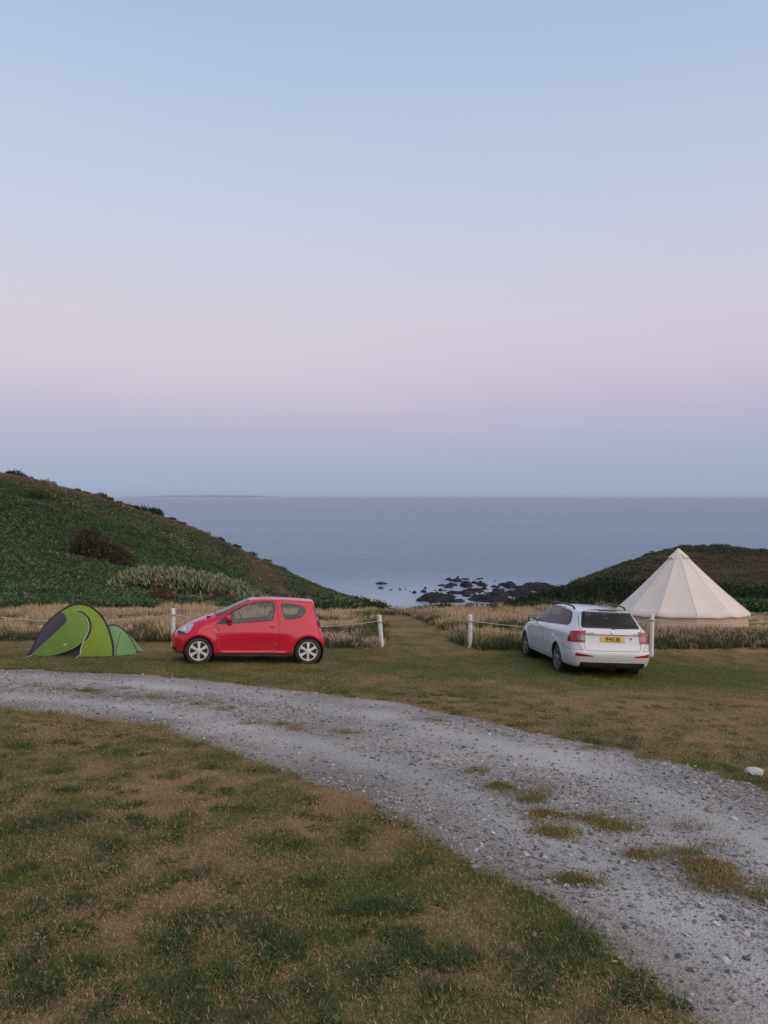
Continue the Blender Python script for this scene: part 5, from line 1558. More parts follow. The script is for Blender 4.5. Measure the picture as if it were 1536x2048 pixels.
# darker weed rosettes and clover in the lawn
def rosette(name, n, L, W, seed):
    g = np.random.default_rng(seed); az = g.random(n) * 6.283; el = .1 + .75 * g.random(n)
    D = np.stack([np.cos(az) * np.cos(el), np.sin(az) * np.cos(el), np.sin(el)], 1)
    P = np.stack([np.cos(az), np.sin(az), 0 * az], 1) * (g.random((n, 1)) * .05)
    V, F, A = leaves_np(P, D, L * (.5 + .6 * g.random(n)), W * (.6 + .6 * g.random(n)), g.random(n), g=g)
    me = mesh_np(name, V, F); attr_f(me, 'rnd', A); return me
weed_protos = [rosette('weed', 60, .026, .008, 1), rosette('weed', 44, .030, .010, 2), blades_mesh('weed', 120, .08, .042, .0034, 1.2, 3, .6, 33)]
cl = []
listed = [(60, 1945, 9), (130, 1955, 5), (140, 1860, 7), (200, 1745, 6), (400, 1755, 4), (270, 1648, 4), (330, 1900, 5), (450, 1850, 4), (360, 1845, 4), (350, 1905, 5), (440, 1965, 5), (60, 1830, 6), (640, 1645, 5),
          (715, 1690, 3), (850, 1730, 3), (620, 1770, 4), (750, 1815, 5), (525, 1860, 5), (780, 1860, 5), (560, 1910, 5), (840, 1920, 4), (930, 1925, 4), (760, 1935, 6), (540, 1680, 4), (600, 1690, 3), (880, 1970, 5), (610, 1980, 3), (130, 1640, 8), (60, 1650, 5), (440, 1590, 5), (270, 1615, 3),
          (200, 1500, 3), (1090, 1960, 6), (1150, 1900, 6), (1260, 2000, 7), (1050, 1950, 4), (370, 1640, 3), (230, 1690, 4), (20, 1750, 4), (490, 2030, 6), (200, 2040, 6), (330, 1985, 4), (1000, 1480, 3)]
for px, py, m in listed:
    c = hit(px, py); m = int(m * 1.6)
    for q in range(m): cl.append((c[0] + rng.normal(0, .014 * m ** .72), c[1] + rng.normal(0, .020 * m ** .72)))
for q in range(900):
    a, b = frustum_points(1, 2.4, 13); 
    if track_d(a, b)[0] > .1: 
        for w in range(rng.integers(1, 5)): cl.append((a[0] + rng.normal(0, .06), b[0] + rng.normal(0, .06)))
for q in range(520):                                    # along the edges of the track
    a, b = frustum_points(1, 3, 18)
    d = track_d(a, b)[0]
    if -.12 < d < .22 and (a[0] > 0.4 or rng.random() < .4): cl.append((a[0], b[0]))
cl = np.array(cl); n = len(cl)
cl = cl[track_d(cl[:, 0], cl[:, 1]) > -.15]; n = len(cl)
scatter('lawn_weeds', weed_protos, np.stack([cl[:, 0], cl[:, 1], near_z(cl[:, 0], cl[:, 1]) + .01], 1), np.stack([0 * cl[:, 0], 0 * cl[:, 0], rng.random(n) * 6.28], 1), .7 + .6 * rng.random(n), np.where(rng.random(n) < .62, 2, picks(n, 2)), M_WEED,
        .12 * np.ones(n), 'dark green weeds in the lawn')

# grass growing in the middle of the track
TP = [(60, 1375, 120, 9), (170, 1384, 120, 9), (300, 1398, 90, 10), (390, 1412, 70, 9), (460, 1420, 50, 8), (500, 1448, 40, 6), (560, 1452, 60, 6), (690, 1471, 45, 9), (330, 1458, 30, 5), (590, 1462, 40, 8), (955, 1549, 28, 7), (1000, 1580, 45, 12),
      (1065, 1600, 60, 24), (1090, 1635, 50, 20), (1175, 1640, 70, 20), (1110, 1668, 80, 12), (1215, 1660, 60, 14), (1380, 1705, 60, 22), (1420, 1745, 70, 26), (1440, 1780, 50, 20), (1500, 1760, 60, 26), (1530, 1800, 40, 20), (1280, 1720, 40, 8), (1150, 1770, 60, 8), (1340, 1660, 60, 8), (870, 1445, 40, 4), (1130, 1478, 40, 6), (1190, 1500, 40, 6), (1290, 1520, 50, 8)]
pts = []
for px, py, rx, ry in TP:
    m = int(rx * ry / 8.0) + 8
    for q in range(m):
        a = rng.random() * 6.283; r_ = abs(rng.normal(0, .62))
        p = hit(px + rx * r_ * math.cos(a), py + ry * r_ * math.sin(a)); 
        if fbm(np.array([p[0] * 3.5]), np.array([p[1] * 3.5]), 3, 97)[0] > .40: pts.append(p)
pts = np.array(pts); pts = pts[fbm(pts[:, 0] * 9, pts[:, 1] * 9, 2, 98) > .38]; n = len(pts)
tr_protos = [blades_mesh('track_tuft', 40, .08, .024, .0036, 1.0, 2, .7, s) for s in (41, 42, 43)]
pts[:, 2] += .02 + rut(pts[:, 0], pts[:, 1])
scatter('track_grass', tr_protos, pts, np.stack([rng.normal(0, .1, n), rng.normal(0, .1, n), rng.random(n) * 6.28], 1), .7 + .7 * rng.random(n), picks(n, 3), M_LAWN,
        np.clip(.30 + .9 * (fbm(pts[:, 0] * 2, pts[:, 1] * 2, 2, 99) - .45) + rng.normal(0, .1, n), .05, .9), 'sparse grass along the middle of the gravel track')

# ------------------------------------------------------------------ tall meadow grass behind the rope fence
mp = [blades_mesh('meadow_tuft', 70, .20, .50, .0075, .30, 3, .4, s, seed_head=2.2) for s in range(60, 64)]
mg = [blades_mesh('meadow_tuft', 70, .20, .26, .011, .75, 3, .5, s) for s in range(70, 73)]
x, y = frustum_points(34000, 19.5, 37.0, .60, 2.0)
m_ = meadow_amount(x, y)
k = m_ > .25 + .5 * rng.random(len(x)); x, y, m_ = x[k], y[k], m_[k]; n = len(x)
front = y - np.interp(x, MEADOW_EDGE[:, 0], MEADOW_EDGE[:, 1])
pd = sdf_poly(PATH, x, y)
nz = fbm(x * .5, y * .5, 3, 111)
edge = np.clip(1.5 - np.minimum(front / 2.0, pd / .9), 0, 1) * sstep(.22, .36, fbm(x * .7, y * .7, 2, 117))
edge = np.maximum(edge, sstep(.52, .62, fbm(x * .35 + 9, y * .6, 3, 119)) * .85)
short = sstep(1.0, 0, np.abs(np.hypot(x - BELL[0], y - BELL[1]) - 3.0) / 1.0)
green = rng.random(n) < np.clip(.10 + .72 * edge, 0, 1)
tall = np.where(green, 1.05 + .9 * (nz - .4), (.46 + 1.1 * (nz - .36)) * (1 - .35 * edge) * (.8 + .4 * rng.random(n))) * (1 - .3 * short)
cap = np.where(x / y > .335, np.maximum(EYE[2] - (1256 - 992) / FPX * y - near_z(x, y), .05) / .50, 9.0)
tall = np.minimum(tall, np.where(green, cap * 1.7, cap))
var = np.where(green, 4 + picks(n, 3), picks(n, 4))
dry = np.where(green, .03 + .09 * rng.random(n), np.clip(.86 - .35 * edge + .1 * rng.normal(size=n), .2, 1))
scatter('meadow_grass', mp + mg, np.stack([x, y, near_z(x, y)], 1), np.stack([rng.normal(0, .22, n), rng.normal(0, .22, n), rng.random(n) * 6.28], 1), np.stack([np.ones(n), np.ones(n), np.maximum(tall, .1)], 1) * (.8 + .4 * rng.random((n, 1))), var, M_MEADOW, dry,
        'tall straw coloured meadow grass behind the rope fence')

# ------------------------------------------------------------------ bracken over the hillsides
def fern_clump(name, n, rad, hgt, L, W, seed):
    g = np.random.default_rng(seed)
    th_ = g.random(n) * 6.283; r_ = rad * np.sqrt(g.random(n)); z = hgt * (1 - (r_ / rad) ** 2) * (.35 + .65 * g.random(n))
    P = np.stack([r_ * np.cos(th_), r_ * np.sin(th_), z], 1)
    az = th_ + g.normal(0, .8, n); el = g.normal(.25, .45, n)
    D = np.stack([np.cos(az) * np.cos(el), np.sin(az) * np.cos(el), np.sin(el)], 1)
    V, F, A = leaves_np(P, D, L * (.5 + .7 * g.random(n)), W * (.6 + .6 * g.random(n)), g.random(n), g=g)
    me = mesh_np(name, V, F); attr_f(me, 'rnd', A); return me
fern = [fern_clump('fern_clump', 230, .8, .60, .24, .10, s) for s in range(5)]
def on_hill(px, py, lo=40, hi=400):
    d = ray(px, py); t = np.arange(lo, hi, .25); P = EYE + d * t[:, None]; z = land_z(P[:, 0], P[:, 1])
    k = int(np.argmax(P[:, 2] < z)); return np.array([P[k, 0], P[k, 1], z[k]])
TRAIL = np.array([on_hill(*p)[:2] for p in ((430, 1082), (470, 1100), (500, 1118), (515, 1130), (527, 1150), (535, 1172), (548, 1192))])
n = 90000
y = 36 + 290 * rng.random(n) ** 1.7; x = (rng.random(n) * 2 - 1) * (.66 * y + 6)
z = land_z(x, y)
far = (y + .04 * np.abs(x) > 36.6)
k = far & (z > SEA + 2.0) & ~((np.abs(x - 8) < 14) & (y > 235))
P2 = np.stack([x, y], 1)
pxs = CX + FPX * x / y; k &= ~((y < 47) & (pxs > 690) & (pxs < 1330)); dtrail = seg_dist(P2, TRAIL); k &= (dtrail > .9 + .6 * rng.random(n)) 
x, y, z, dtrail = x[k], y[k], z[k], dtrail[k]; P2 = P2[k]; n = len(x)
crest = seg_dist(P2, RIDGE[:, :2])
left = x < 0
heath = np.where(left, np.exp(-(crest / 13.0) ** 2) * 1.25 * sstep(.30, .55, fbm(x * .05 + 4, y * .05, 3, 127) + .25 * np.exp(-(crest / 5) ** 2)), 0) + 1.3 * np.exp(-(dtrail / 2.6) ** 2)
heath += np.where(~left & (y > 110), .50, 0) * (fbm(x * .06, y * .06, 3, 121) > .48)
patch = fbm(x * .12, y * .12, 4, 123)
dry = np.clip(.05 + .06 * (patch > .55) + .9 * heath * (.4 + .9 * fbm(x * .2, y * .2, 2, 125)) + .9 * np.maximum(patch - .62, 0) + .06 * rng.normal(size=n), .02, .95)
s = (.62 + .5 * rng.random(n)) * (1 + y / 420) * np.where(heath > .4, .7, 1.0) * (.45 + 1.2 * patch)
rot_ = np.stack([rng.normal(0, .2, n), rng.normal(0, .2, n), rng.random(n) * 6.28], 1); pt_ = np.stack([x, y, z - .05], 1); var_ = picks(n, 5)
hl = (x > 2 + .02 * y) & (y > 48)
scatter('bracken', fern, pt_[~hl], rot_[~hl], s[~hl], var_[~hl], M_BRACKEN, dry[~hl], 'bracken and heath covering the left hillside')
fern2 = [fern_clump('heath_clump', 230, .8, .60, .24, .10, s_) for s_ in range(20, 24)]
scatter('headland_heath', fern2, pt_[hl], rot_[hl], s[hl], var_[hl] % 4, M_HEATH, np.clip(dry[hl] + .25, .02, .9), 'dark heath covering the right headland')

# ------------------------------------------------------------------ shrubs, each a thing of its own
def crown_mesh(name, blobs, n, L, W, seed, up=.3, fill=.55):
    """leaves through the volume of several lumps, thickest at their skins"""
    g = np.random.default_rng(seed); blobs = np.array(blobs, float)
    vol = blobs[:, 3] * blobs[:, 4] * blobs[:, 5]; cnt = np.maximum(30, (n * vol ** .7 / (vol ** .7).sum()).astype(int))
    Ps, Ds = [], []
    for b, m in zip(blobs, cnt):
        d = g.normal(size=(m, 3)); d /= np.linalg.norm(d, axis=1, keepdims=True)
        r_ = (fill + (1 - fill) * g.random(m) ** .6) * (1 + .22 * (fbm(d[:, 0] * 2.6 + 5, d[:, 1] * 2.6 + d[:, 2] * 2, 3, seed) - .5) * 2)
        p = b[:3] + d * r_[:, None] * b[3:6]
        q = d + g.normal(size=(m, 3)) * .7 + np.array([0, 0, up]); Ps.append(p); Ds.append(q)
    P = np.vstack(Ps); D = np.vstack(Ds); k = P[:, 2] > .02; P, D = P[k], D[k]; m = len(P)
    V, F, A = leaves_np(P, D, L * (.5 + .8 * g.random(m)), W * (.6 + .7 * g.random(m)), g.random(m), g=g)
    me = mesh_np(name, V, F); attr_f(me, 'rnd', A); attr_f(me, 'dry', np.full(len(V), .08)); return me
def top_of(me): return float(np.percentile([v.co.z for v in me.vertices], 99))
def stems_mesh(name, seed, h, spread, n=5):
    g = np.random.default_rng(seed); m = MB()
    for q in range(n):
        a = g.random() * 6.283; s = spread * (.3 + .5 * g.random())
        m.tube([(0.05 * math.cos(a), .05 * math.sin(a), -.3), (s * .35 * math.cos(a), s * .35 * math.sin(a), h * .4), (s * math.cos(a + .3), s * math.sin(a + .3), h * (.7 + .2 * g.random()))], [.05, .035, .012], 5)
    return m.mesh(name)
def lumps(seed, w, h, n):
    g = np.random.default_rng(seed); out = []
    for q in range(n):
        a = g.random() * 6.283; r_ = w * .55 * math.sqrt(g.random()); bw = w * (.32 + .25 * g.random()); bh = h * (.28 + .25 * g.random())
        out.append((r_ * math.cos(a), r_ * math.sin(a), max(bh * .7, h * (.30 + .42 * g.random()) * (1 - .4 * r_ / w)), bw, bw, bh))
    return out
M_GORSE = leaf_mat('dark gorse leaves', ((.011, .022, .010), (.026, .044, .017)), ((.05, .035, .02), (.07, .05, .03)), .15, inst=False)
M_BRAMBLE = leaf_mat('green bramble leaves', ((.022, .045, .014), (.05, .085, .025)), ((.07, .055, .025), (.10, .08, .035)), .2, inst=False)
M_BROWNSH = leaf_mat('brownish shrub leaves', ((.050, .050, .028), (.095, .080, .048)), ((.14, .10, .07), (.19, .14, .095)), .2, inst=False)
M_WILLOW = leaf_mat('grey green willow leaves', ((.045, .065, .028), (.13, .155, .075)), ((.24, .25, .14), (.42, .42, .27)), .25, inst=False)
M_STEM = mat('shrub bark', (.05, .037, .026), .9, (.035, .027, .02), 8)
gorse_m = [crown_mesh('gorse_crown', lumps(200 + q, 1.7, 2.3, 8), 1900, .26, .085, 300 + q, .6) for q in range(5)]
gorse_s = [stems_mesh('gorse_stems', 220 + q, 1.5, 1.0) for q in range(2)]
bram_m = [crown_mesh('bramble_crown', lumps(240 + q, 1.6, 1.1, 8), 1500, .20, .11, 340 + q, .3) for q in range(3)]
def copy_shrub(src, loc, rz, sc, label, group):
    r_ = src.copy(); COL.objects.link(r_); r_.location = loc; r_.rotation_euler = (0, 0, rz); r_.scale = sc
    r_['label'] = label
    if group: r_['group'] = group
    for ch in src.children:
        c = ch.copy(); COL.objects.link(c); c.parent = r_
    return r_
def shrub_proto(name, crown, stems, m, label, cat):
    t = root(name, (0, 0, 0), label=label, cat=cat)
    o = link('crown', crown, None, t); 
    if not crown.materials: crown.materials.append(m)
    o2 = link('stem', stems, None, t)
    if not stems.materials: stems.materials.append(M_STEM)
    return t
def plant(src, used, px, y, h, w, label, group, hp, wp, dz=-.1, dep=1.0):
    p = at_dist(px, y); rz = rng.random() * 6.28; hp = top_of(src.children[0].data) if src.children[0].name.startswith('crown') else hp
    loc = (p[0], p[1], p[2] + dz); sc = (w / wp, w / wp * dep, h / hp)
    if not used[0]:
        used[0] = True; src.location = loc; src.rotation_euler = (0, 0, rz); src.scale = sc; src['label'] = label; src['group'] = group
        return src
    return copy_shrub(src, loc, rz, sc, label, group)
GL = 'dark gorse bush in the dense belt beyond the meadow on the right'
protos = [(shrub_proto('gorse_bush', gorse_m[q], gorse_s[q % 2], M_GORSE, GL, 'bush'), [False]) for q in range(5)]
def gorse(px, y, h, w, label=GL, group='gorse bushes right of the path'):
    s_, u_ = protos[rng.integers(0, 5)]
    plant(s_, u_, px, y, h, w, label, group, 2.3, 1.9)
# the belt on the right: tops follow the dark line from the rocks up to behind the bell tent
top_px = [960, 1005, 1050, 1090, 1130, 1160, 1200, 1240, 1300, 1360, 1420, 1480, 1540, 1620]; top_py = [1206, 1200, 1190, 1178, 1168, 1163, 1155, 1152, 1156, 1160, 1162, 1166, 1170, 1172]
for px in np.arange(1010, 1640, 17):
    for y in (56, 63, 70, 78):
        q = px + rng.normal(0, 9); yy = y + rng.normal(0, 2); p = at_dist(q, yy)
        top = EYE[2] - (np.interp(q, top_px, top_py) + 3 + abs(rng.normal(0, 5)) - 992) * yy / FPX
        if yy < 66: top -= (66 - yy) * .10 + .4 
        h = top - p[2]
        where = 'between the reef and the white car' if q < 1060 else 'above the white car' if q < 1235 else 'behind the bell tent' if q < 1500 else 'right of the bell tent'
        if h > .7: gorse(q, yy, min(h, 3.6), 1.5 + .5 * rng.random() + .25 * min(h, 3), 'dark gorse bush in the %s of the belt %s' % ('front' if y < 66 else 'rear', where))
BL = 'low green bramble growing along the far edge of the meadow'
bprotos = [(shrub_proto('bramble_bush', bram_m[q], gorse_s[0], M_BRAMBLE, BL, 'bush'), [False]) for q in range(3)]
def bramble(px, y, h, w, label=BL, group='brambles at the edge of the meadow'):
    s_, u_ = bprotos[rng.integers(0, 3)]
    plant(s_, u_, px, y, h, w, label, group, 1.1, 1.8)
for px in np.arange(835, 1330, 26):
    q = px + rng.normal(0, 6); yy = 38.6 + rng.normal(0, .6)
    p = at_dist(q, yy); top = EYE[2] - (np.interp(q, [835, 1000, 1300], [1217, 1216, 1212]) + 2.5 * rng.normal() - 992) * yy / FPX
    bramble(q, yy, max(.35, min(top - p[2], 1.7)), 1.7 + .5 * rng.random(), 'low green bramble along the meadow edge ' + ('between the path and the white car' if q < 1040 else 'above the white car'))
for px in np.arange(850, 1300, 30):
    q = px + rng.normal(0, 8); yy = 46 + rng.normal(0, 1.5)
    p = at_dist(q, yy); top = EYE[2] - (np.interp(q, [850, 950, 1100, 1300], [1211, 1211, 1203, 1200]) + 2 * rng.normal() - 992) * yy / FPX
    bramble(q, yy, max(.35, min(top - p[2], 2.4)), 2.0 + .5 * rng.random(), 'taller green bramble behind the meadow edge ' + ('below the reef rocks' if q < 1040 else 'above the white car'))
# left of the path end: a dark bank of bushes falling towards the beach
DL = 'dark bush in the bank sloping down to the left of the path end'
for px, py in ((560, 1190), (590, 1188), (620, 1186), (645, 1186), (665, 1186), (682, 1184), (700, 1187), (716, 1191), (732, 1196), (748, 1200), (765, 1206), (780, 1212), (792, 1217)):
    for y in (39.5, 46):
        q = px + rng.normal(0, 5); yy = y + rng.normal(0, .8); p = at_dist(q, yy)
        top = EYE[2] - (py + 3 + abs(rng.normal(0, 3)) - 992) * yy / FPX; h = top - p[2]
        if h > .5: gorse(q, yy, min(h, 3.0), 1.4 + .6 * rng.random(), 'dark bush in the sloping bank ' + ('just above the roof of the red car' if q < 640 else 'between the red car and the left path post' if q < 755 else 'directly beyond the left path post'), 'dark bushes left of the path end')
bramble(812, 38.0, 1.35, 1.3, 'round green bush standing at the end of the mown path', None) if False else None
# single shrubs on the left hill
t = shrub_proto('large_shrub', crown_mesh('shrub_crown', [(-1.6, 0, 3.3, 1.7, 1.5, 1.5), (-.2, 0, 2.6, 1.8, 1.6, 1.6), (1.4, .2, 1.7, 1.6, 1.5, 1.3), (2.7, 0, 1.1, 1.3, 1.2, 1.0), (-2.3, 0, 1.7, 1.2, 1.2, 1.3), (-1.0, .2, 4.1, 1.0, 1.0, .8)], 6500, .34, .15, 401, .3, .45), stems_mesh('shrub_stems', 402, 2.6, 2.2, 7), M_BROWNSH, 'large brownish shrub standing alone on the bracken hillside', 'shrub')
p = on_hill(200, 1134); t.location = p - np.array([0, 0, .3]); k_ = p[1] / 80.0; t.scale = (k_ * .92, k_ * .92, k_ * .90); t['group'] = ''
del t['group']
t = shrub_proto('small_shrub', crown_mesh('shrub_crown', lumps(410, 1.6, 1.2, 6), 1500, .24, .11, 411, .3), gorse_s[0], M_GORSE, 'small round dark shrub low on the left hillside', 'shrub')
p = on_hill(50, 1137); t.location = p; q = p[1] / FPX * 38 / 3.2; t.scale = (q * 1.6 / 1.2, q * 1.6 / 1.2, q)
t = shrub_proto('pale_shrub', crown_mesh('shrub_crown', lumps(420, 1.6, 1.4, 6), 1500, .26, .12, 421, .3), gorse_s[1], M_WILLOW, 'small pale green shrub halfway up the left hillside', 'shrub')
p = on_hill(183, 1030); t.location = p; q = p[1] / FPX * 26 / 3.2; t.scale = (q * 1.6, q * 1.6, q * 1.1)
t = shrub_proto('heath_shrub', crown_mesh('shrub_crown', lumps(430, 2.4, 1.4, 8), 2200, .26, .12, 431, .2), gorse_s[1], M_BROWNSH, 'wide dark heath shrub just below the crest of the left hill', 'shrub')
p = on_hill(72, 998); t.location = p; q = p[1] / FPX * 50 / 4.6; t.scale = (q * 1.3, q * 1.3, q * 1.1)
for px, py, lb in ((322, 1203, 'rust brown dead shrub above the meadow left of the red car'), (448, 1203, 'low rust brown mound of dead bracken above the red car bonnet')):
    t = shrub_proto('dead_shrub', crown_mesh('shrub_crown', lumps(440 + px, 1.0, .9, 6), 1300, .20, .09, 441 + px, .3), gorse_s[0], leaf_mat('dead bracken leaves', ((.13, .07, .04), (.17, .10, .06)), ((.20, .12, .08), (.25, .16, .10)), .2, inst=False), lb, 'shrub')
    p = at_dist(px, 40.2); t.location = p + np.array([0, 0, .1]); t.scale = (.9, .9, 1.25)
    t['category'] = 'shrub'
# shrubs against the sky on the crest
RL_ = 'small dark wind bent shrub against the sky on the left ridge'
rprotos = [(shrub_proto('ridge_shrub', crown_mesh('ridge_crown', lumps(460 + q, 1.3, 1.1, 5), 700, .24, .11, 470 + q, .3), gorse_s[q % 2], M_GORSE, RL_, 'shrub'), [False]) for q in range(3)]
for px, w, h in ((22, 1.4, 1.0), (30, 1.8, 1.2), (42, 1.3, .8), (56, 1.2, .7), (80, 1.5, .6), (92, 1.8, .9), (104, 1.2, .7), (122, 1.0, .5), (150, 1.4, .6), (172, 1.2, .5), (196, 2.0, .9), (212, 1.6, .8), (232, 1.6, .8), (246, 1.4, .7), (262, 1.8, .9), (278, 1.8, 1.1), (292, 2.2, 1.3), (304, 2.2, 1.4), (316, 1.5, .9), (340, 1.6, .7), (360, 1.4, .6), (385, 1.5, .6), (410, 1.4, .6), (440, 1.6, .8), (470, 1.6, .7), (500, 1.4, .7), (530, 1.6, .8), (560, 1.6, .8)):
    x_ = (px - CX) / FPX
    yy = np.linspace(60, 290, 460); zz = land_z(x_ * yy, yy); e = (zz - EYE[2]) / yy; k = int(np.argmax(e))
    s_, u_ = rprotos[rng.integers(0, 3)]
    y_ = yy[k]; sc_ = y_ / 130.0
    plant(s_, u_, px, y_, h * 1.0 * sc_ + .3, w * sc_ * 1.1, 'small dark shrub on the left ridge, ' + ('at its high left end' if px < 135 else 'on its middle stretch above the brown shrub' if px < 270 else 'in the dense clump on the steepening slope' if px < 330 else 'on its lower stretch falling to the sea'), 'shrubs along the left ridge', 1.1, 1.5, -.25)
# the long thicket of grey-green willow: upright shoots, pale tips, shade painted into the lower leaves
def thicket():
    A, B = at_dist(232, 57.0), at_dist(545, 52.0)
    t = root('willow_thicket', tuple((A + B) / 2), label='long grey green thicket of upright willow shoots above the meadow', cat='thicket')
    c = (A + B) / 2; N_ = 17000; g = np.random.default_rng(77)
    u = g.random(N_); dep = g.normal(0, 1.0, N_)
    tp = np.interp(u, [0, .06, .2, .45, .7, .85, 1], [1141, 1131, 1119, 1123, 1137, 1156, 1186])
    base = A + (B - A) * u[:, None]; base[:, 1] += dep * 1.1; base[:, 2] = land_z(base[:, 0], base[:, 1])
    topz = EYE[2] - (tp + 2 + 9 * g.random(N_) ** 2 - 992) * base[:, 1] / FPX
    hgt = np.maximum(topz - base[:, 2], .8) * (1 - .16 * np.abs(dep)) 
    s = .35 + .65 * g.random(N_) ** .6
    P = base.copy(); P[:, 2] += hgt * s - .45; P[:, 1] -= .5 * (1 - s) * 1.0; P[:, :2] += g.normal(0, .16, (N_, 2))
    D = np.stack([g.normal(0, .55, N_), g.normal(0, .55, N_) - .2, np.ones(N_)], 1)
    L = (.22 + .30 * g.random(N_)); 
    V, F, At = leaves_np(P - c, D, L, .055 + .04 * g.random(N_), g.random(N_), g=g)
    me = mesh_np('foliage', V, F); attr_f(me, 'rnd', At); attr_f(me, 'dry', np.repeat(np.where(s > .84, .75, .10), 4)); link('foliage', me, M_WILLOW, t)  # dry only picks the paler leaf colours that stand for lit tops
    for q in range(14):
        b = A + (B - A) * ((q + .5) / 14); z_ = float(land_z(b[:1], b[1:2])[0]); m = MB()
        for w in range(4):
            a = g.random() * 6.283; m.tube([b - c + (0, 0, z_ - b[2] - .2), b - c + (.3 * math.cos(a), .3 * math.sin(a), z_ - b[2] + .8), b - c + (.5 * math.cos(a), .5 * math.sin(a), z_ - b[2] + 1.7)], [.04, .03, .012], 5)
        m.build('stem', M_STEM, t)
    return t
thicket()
for q, (s_, u_) in enumerate(protos + bprotos + rprotos):
    if not u_[0]:
        for ch in list(s_.children): bpy.data.objects.remove(ch)
        bpy.data.objects.remove(s_)
# ------------------------------------------------------------------ stones
def rock_mesh(name, seed, sub=1, flat=.55, rough=.25, angular=.0):
    g = np.random.default_rng(seed); bm = bmesh.new(); bmesh.ops.create_icosphere(bm, subdivisions=sub, radius=1.0)
    V = np.array([v.co[:] for v in bm.verts]); 
    k = g.normal(size=(7, 3)); k /= np.linalg.norm(k, axis=1, keepdims=True)
    for q in k:                                                 # chop flats into it
        d = V @ q; lim = .55 + .3 * g.random(); over = np.maximum(d - lim, 0); V = V - over[:, None] * q
    V *= 1 + rough * (g.random((len(V), 1)) - .5)
    V *= np.array([1.0, .62 + .3 * g.random(), flat])
    for v, c in zip(bm.verts, V): v.co = c
    bmesh.ops.recalc_face_normals(bm, faces=bm.faces)
    me = bpy.data.meshes.new(name); bm.to_mesh(me); bm.free()
    attr_f(me, 'rnd', np.full(len(me.vertices), g.random())); return me
def stone_material(name, stops, inst=True):
    m, p, n, l = new_mat(name)
    d = n.new('ShaderNodeAttribute'); d.attribute_name = 'dry'; d.attribute_type = 'INSTANCER' if inst else 'OBJECT'
    oi = n.new('ShaderNodeObjectInfo')
    rp = n.new('ShaderNodeValToRGB'); e = rp.color_ramp.elements
    e[0].position = 0; e[0].color = (*stops[0], 1); e[1].position = 1; e[1].color = (*stops[-1], 1)
    for i, c in enumerate(stops[1:-1]):
        x = e.new((i + 1) / (len(stops) - 1)); x.color = (*c, 1)
    l.new(d.outputs['Fac'] if inst else oi.outputs['Random'], rp.inputs[0])
    tc = n.new('ShaderNodeTexCoord'); nz = n.new('ShaderNodeTexNoise'); nz.inputs['Scale'].default_value = 3; nz.inputs['Detail'].default_value = 5
    l.new(tc.outputs['Object'], nz.inputs['Vector'])
    mx = n.new('ShaderNodeMix'); mx.data_type = 'RGBA'; mx.blend_type = 'OVERLAY'; mx.inputs[0].default_value = .5
    l.new(rp.outputs[0], mx.inputs[6]); l.new(nz.outputs[0], mx.inputs[7]); l.new(mx.outputs[2], p.inputs['Base Color'])
    b = n.new('ShaderNodeBump'); b.inputs['Strength'].default_value = .5; b.inputs['Distance'].default_value = .1; l.new(nz.outputs[0], b.inputs['Height']); l.new(b.outputs[0], p.inputs['Normal'])
    p.inputs['Roughness'].default_value = .8; p.inputs['Specular IOR Level'].default_value = .3
    return m
M_CHIP = stone_material('slate chippings', [(.07, .07, .072), (.17, .165, .162), (.29, .275, .262), (.42, .395, .37), (.60, .565, .53)])
chips = [rock_mesh('chip', s, 1, .35 + .06 * (s % 4), .3) for s in range(6)]
xs_, ys_ = [], []
for n, a, b, w in ((60000, 3.0, 7.0, .62), (70000, 7.0, 13.0, .56), (40000, 13.0, 17.8, .60)):
    x, y = frustum_points(n, a, b, w, .6); xs_.append(x); ys_.append(y)
x, y = np.concatenate(xs_), np.concatenate(ys_)
td = track_d(x, y)
k = td < .10; x, y, td = x[k], y[k], td[k]
stony = .36 + 1.5 * (fbm(x * .9 + 3, y * .9, 4, 141) - .42) + .55 * sstep(0, 5, x) * np.exp(-((td + .45) / .55) ** 2) + .25 * np.exp(-((td + 1.7) / .5) ** 2)
stony = stony * (1 - .85 * np.clip(rut_amount(x, y), 0, 1)) + .12 * np.exp(-((td + .2) / .3) ** 2)
k = rng.random(len(x)) < np.clip(stony, .05, 1); x, y, td = x[k], y[k], td[k]; n = len(x)
sz = (.0045 + .005 * rng.random(n) + .017 * rng.random(n) ** 7) * np.where(y > 7, 1.25, 1.0) * np.where(y > 13, 1.2, 1.0)
z = near_z(x, y) + .006 + rut(x, y) * sstep(0, .5, -td) + .012 * sstep(0, .2, -td) - .05 * sstep(0, .12, td)
scatter('gravel', chips, np.stack([x, y, z + sz * .2], 1), np.stack([rng.normal(0, .3, n), rng.normal(0, .3, n), rng.random(n) * 6.28], 1), sz, picks(n, 6), M_CHIP, np.clip(rng.beta(2.2, 2.6, n), 0, 1), 'loose slate gravel of the track')
print('chips', n)

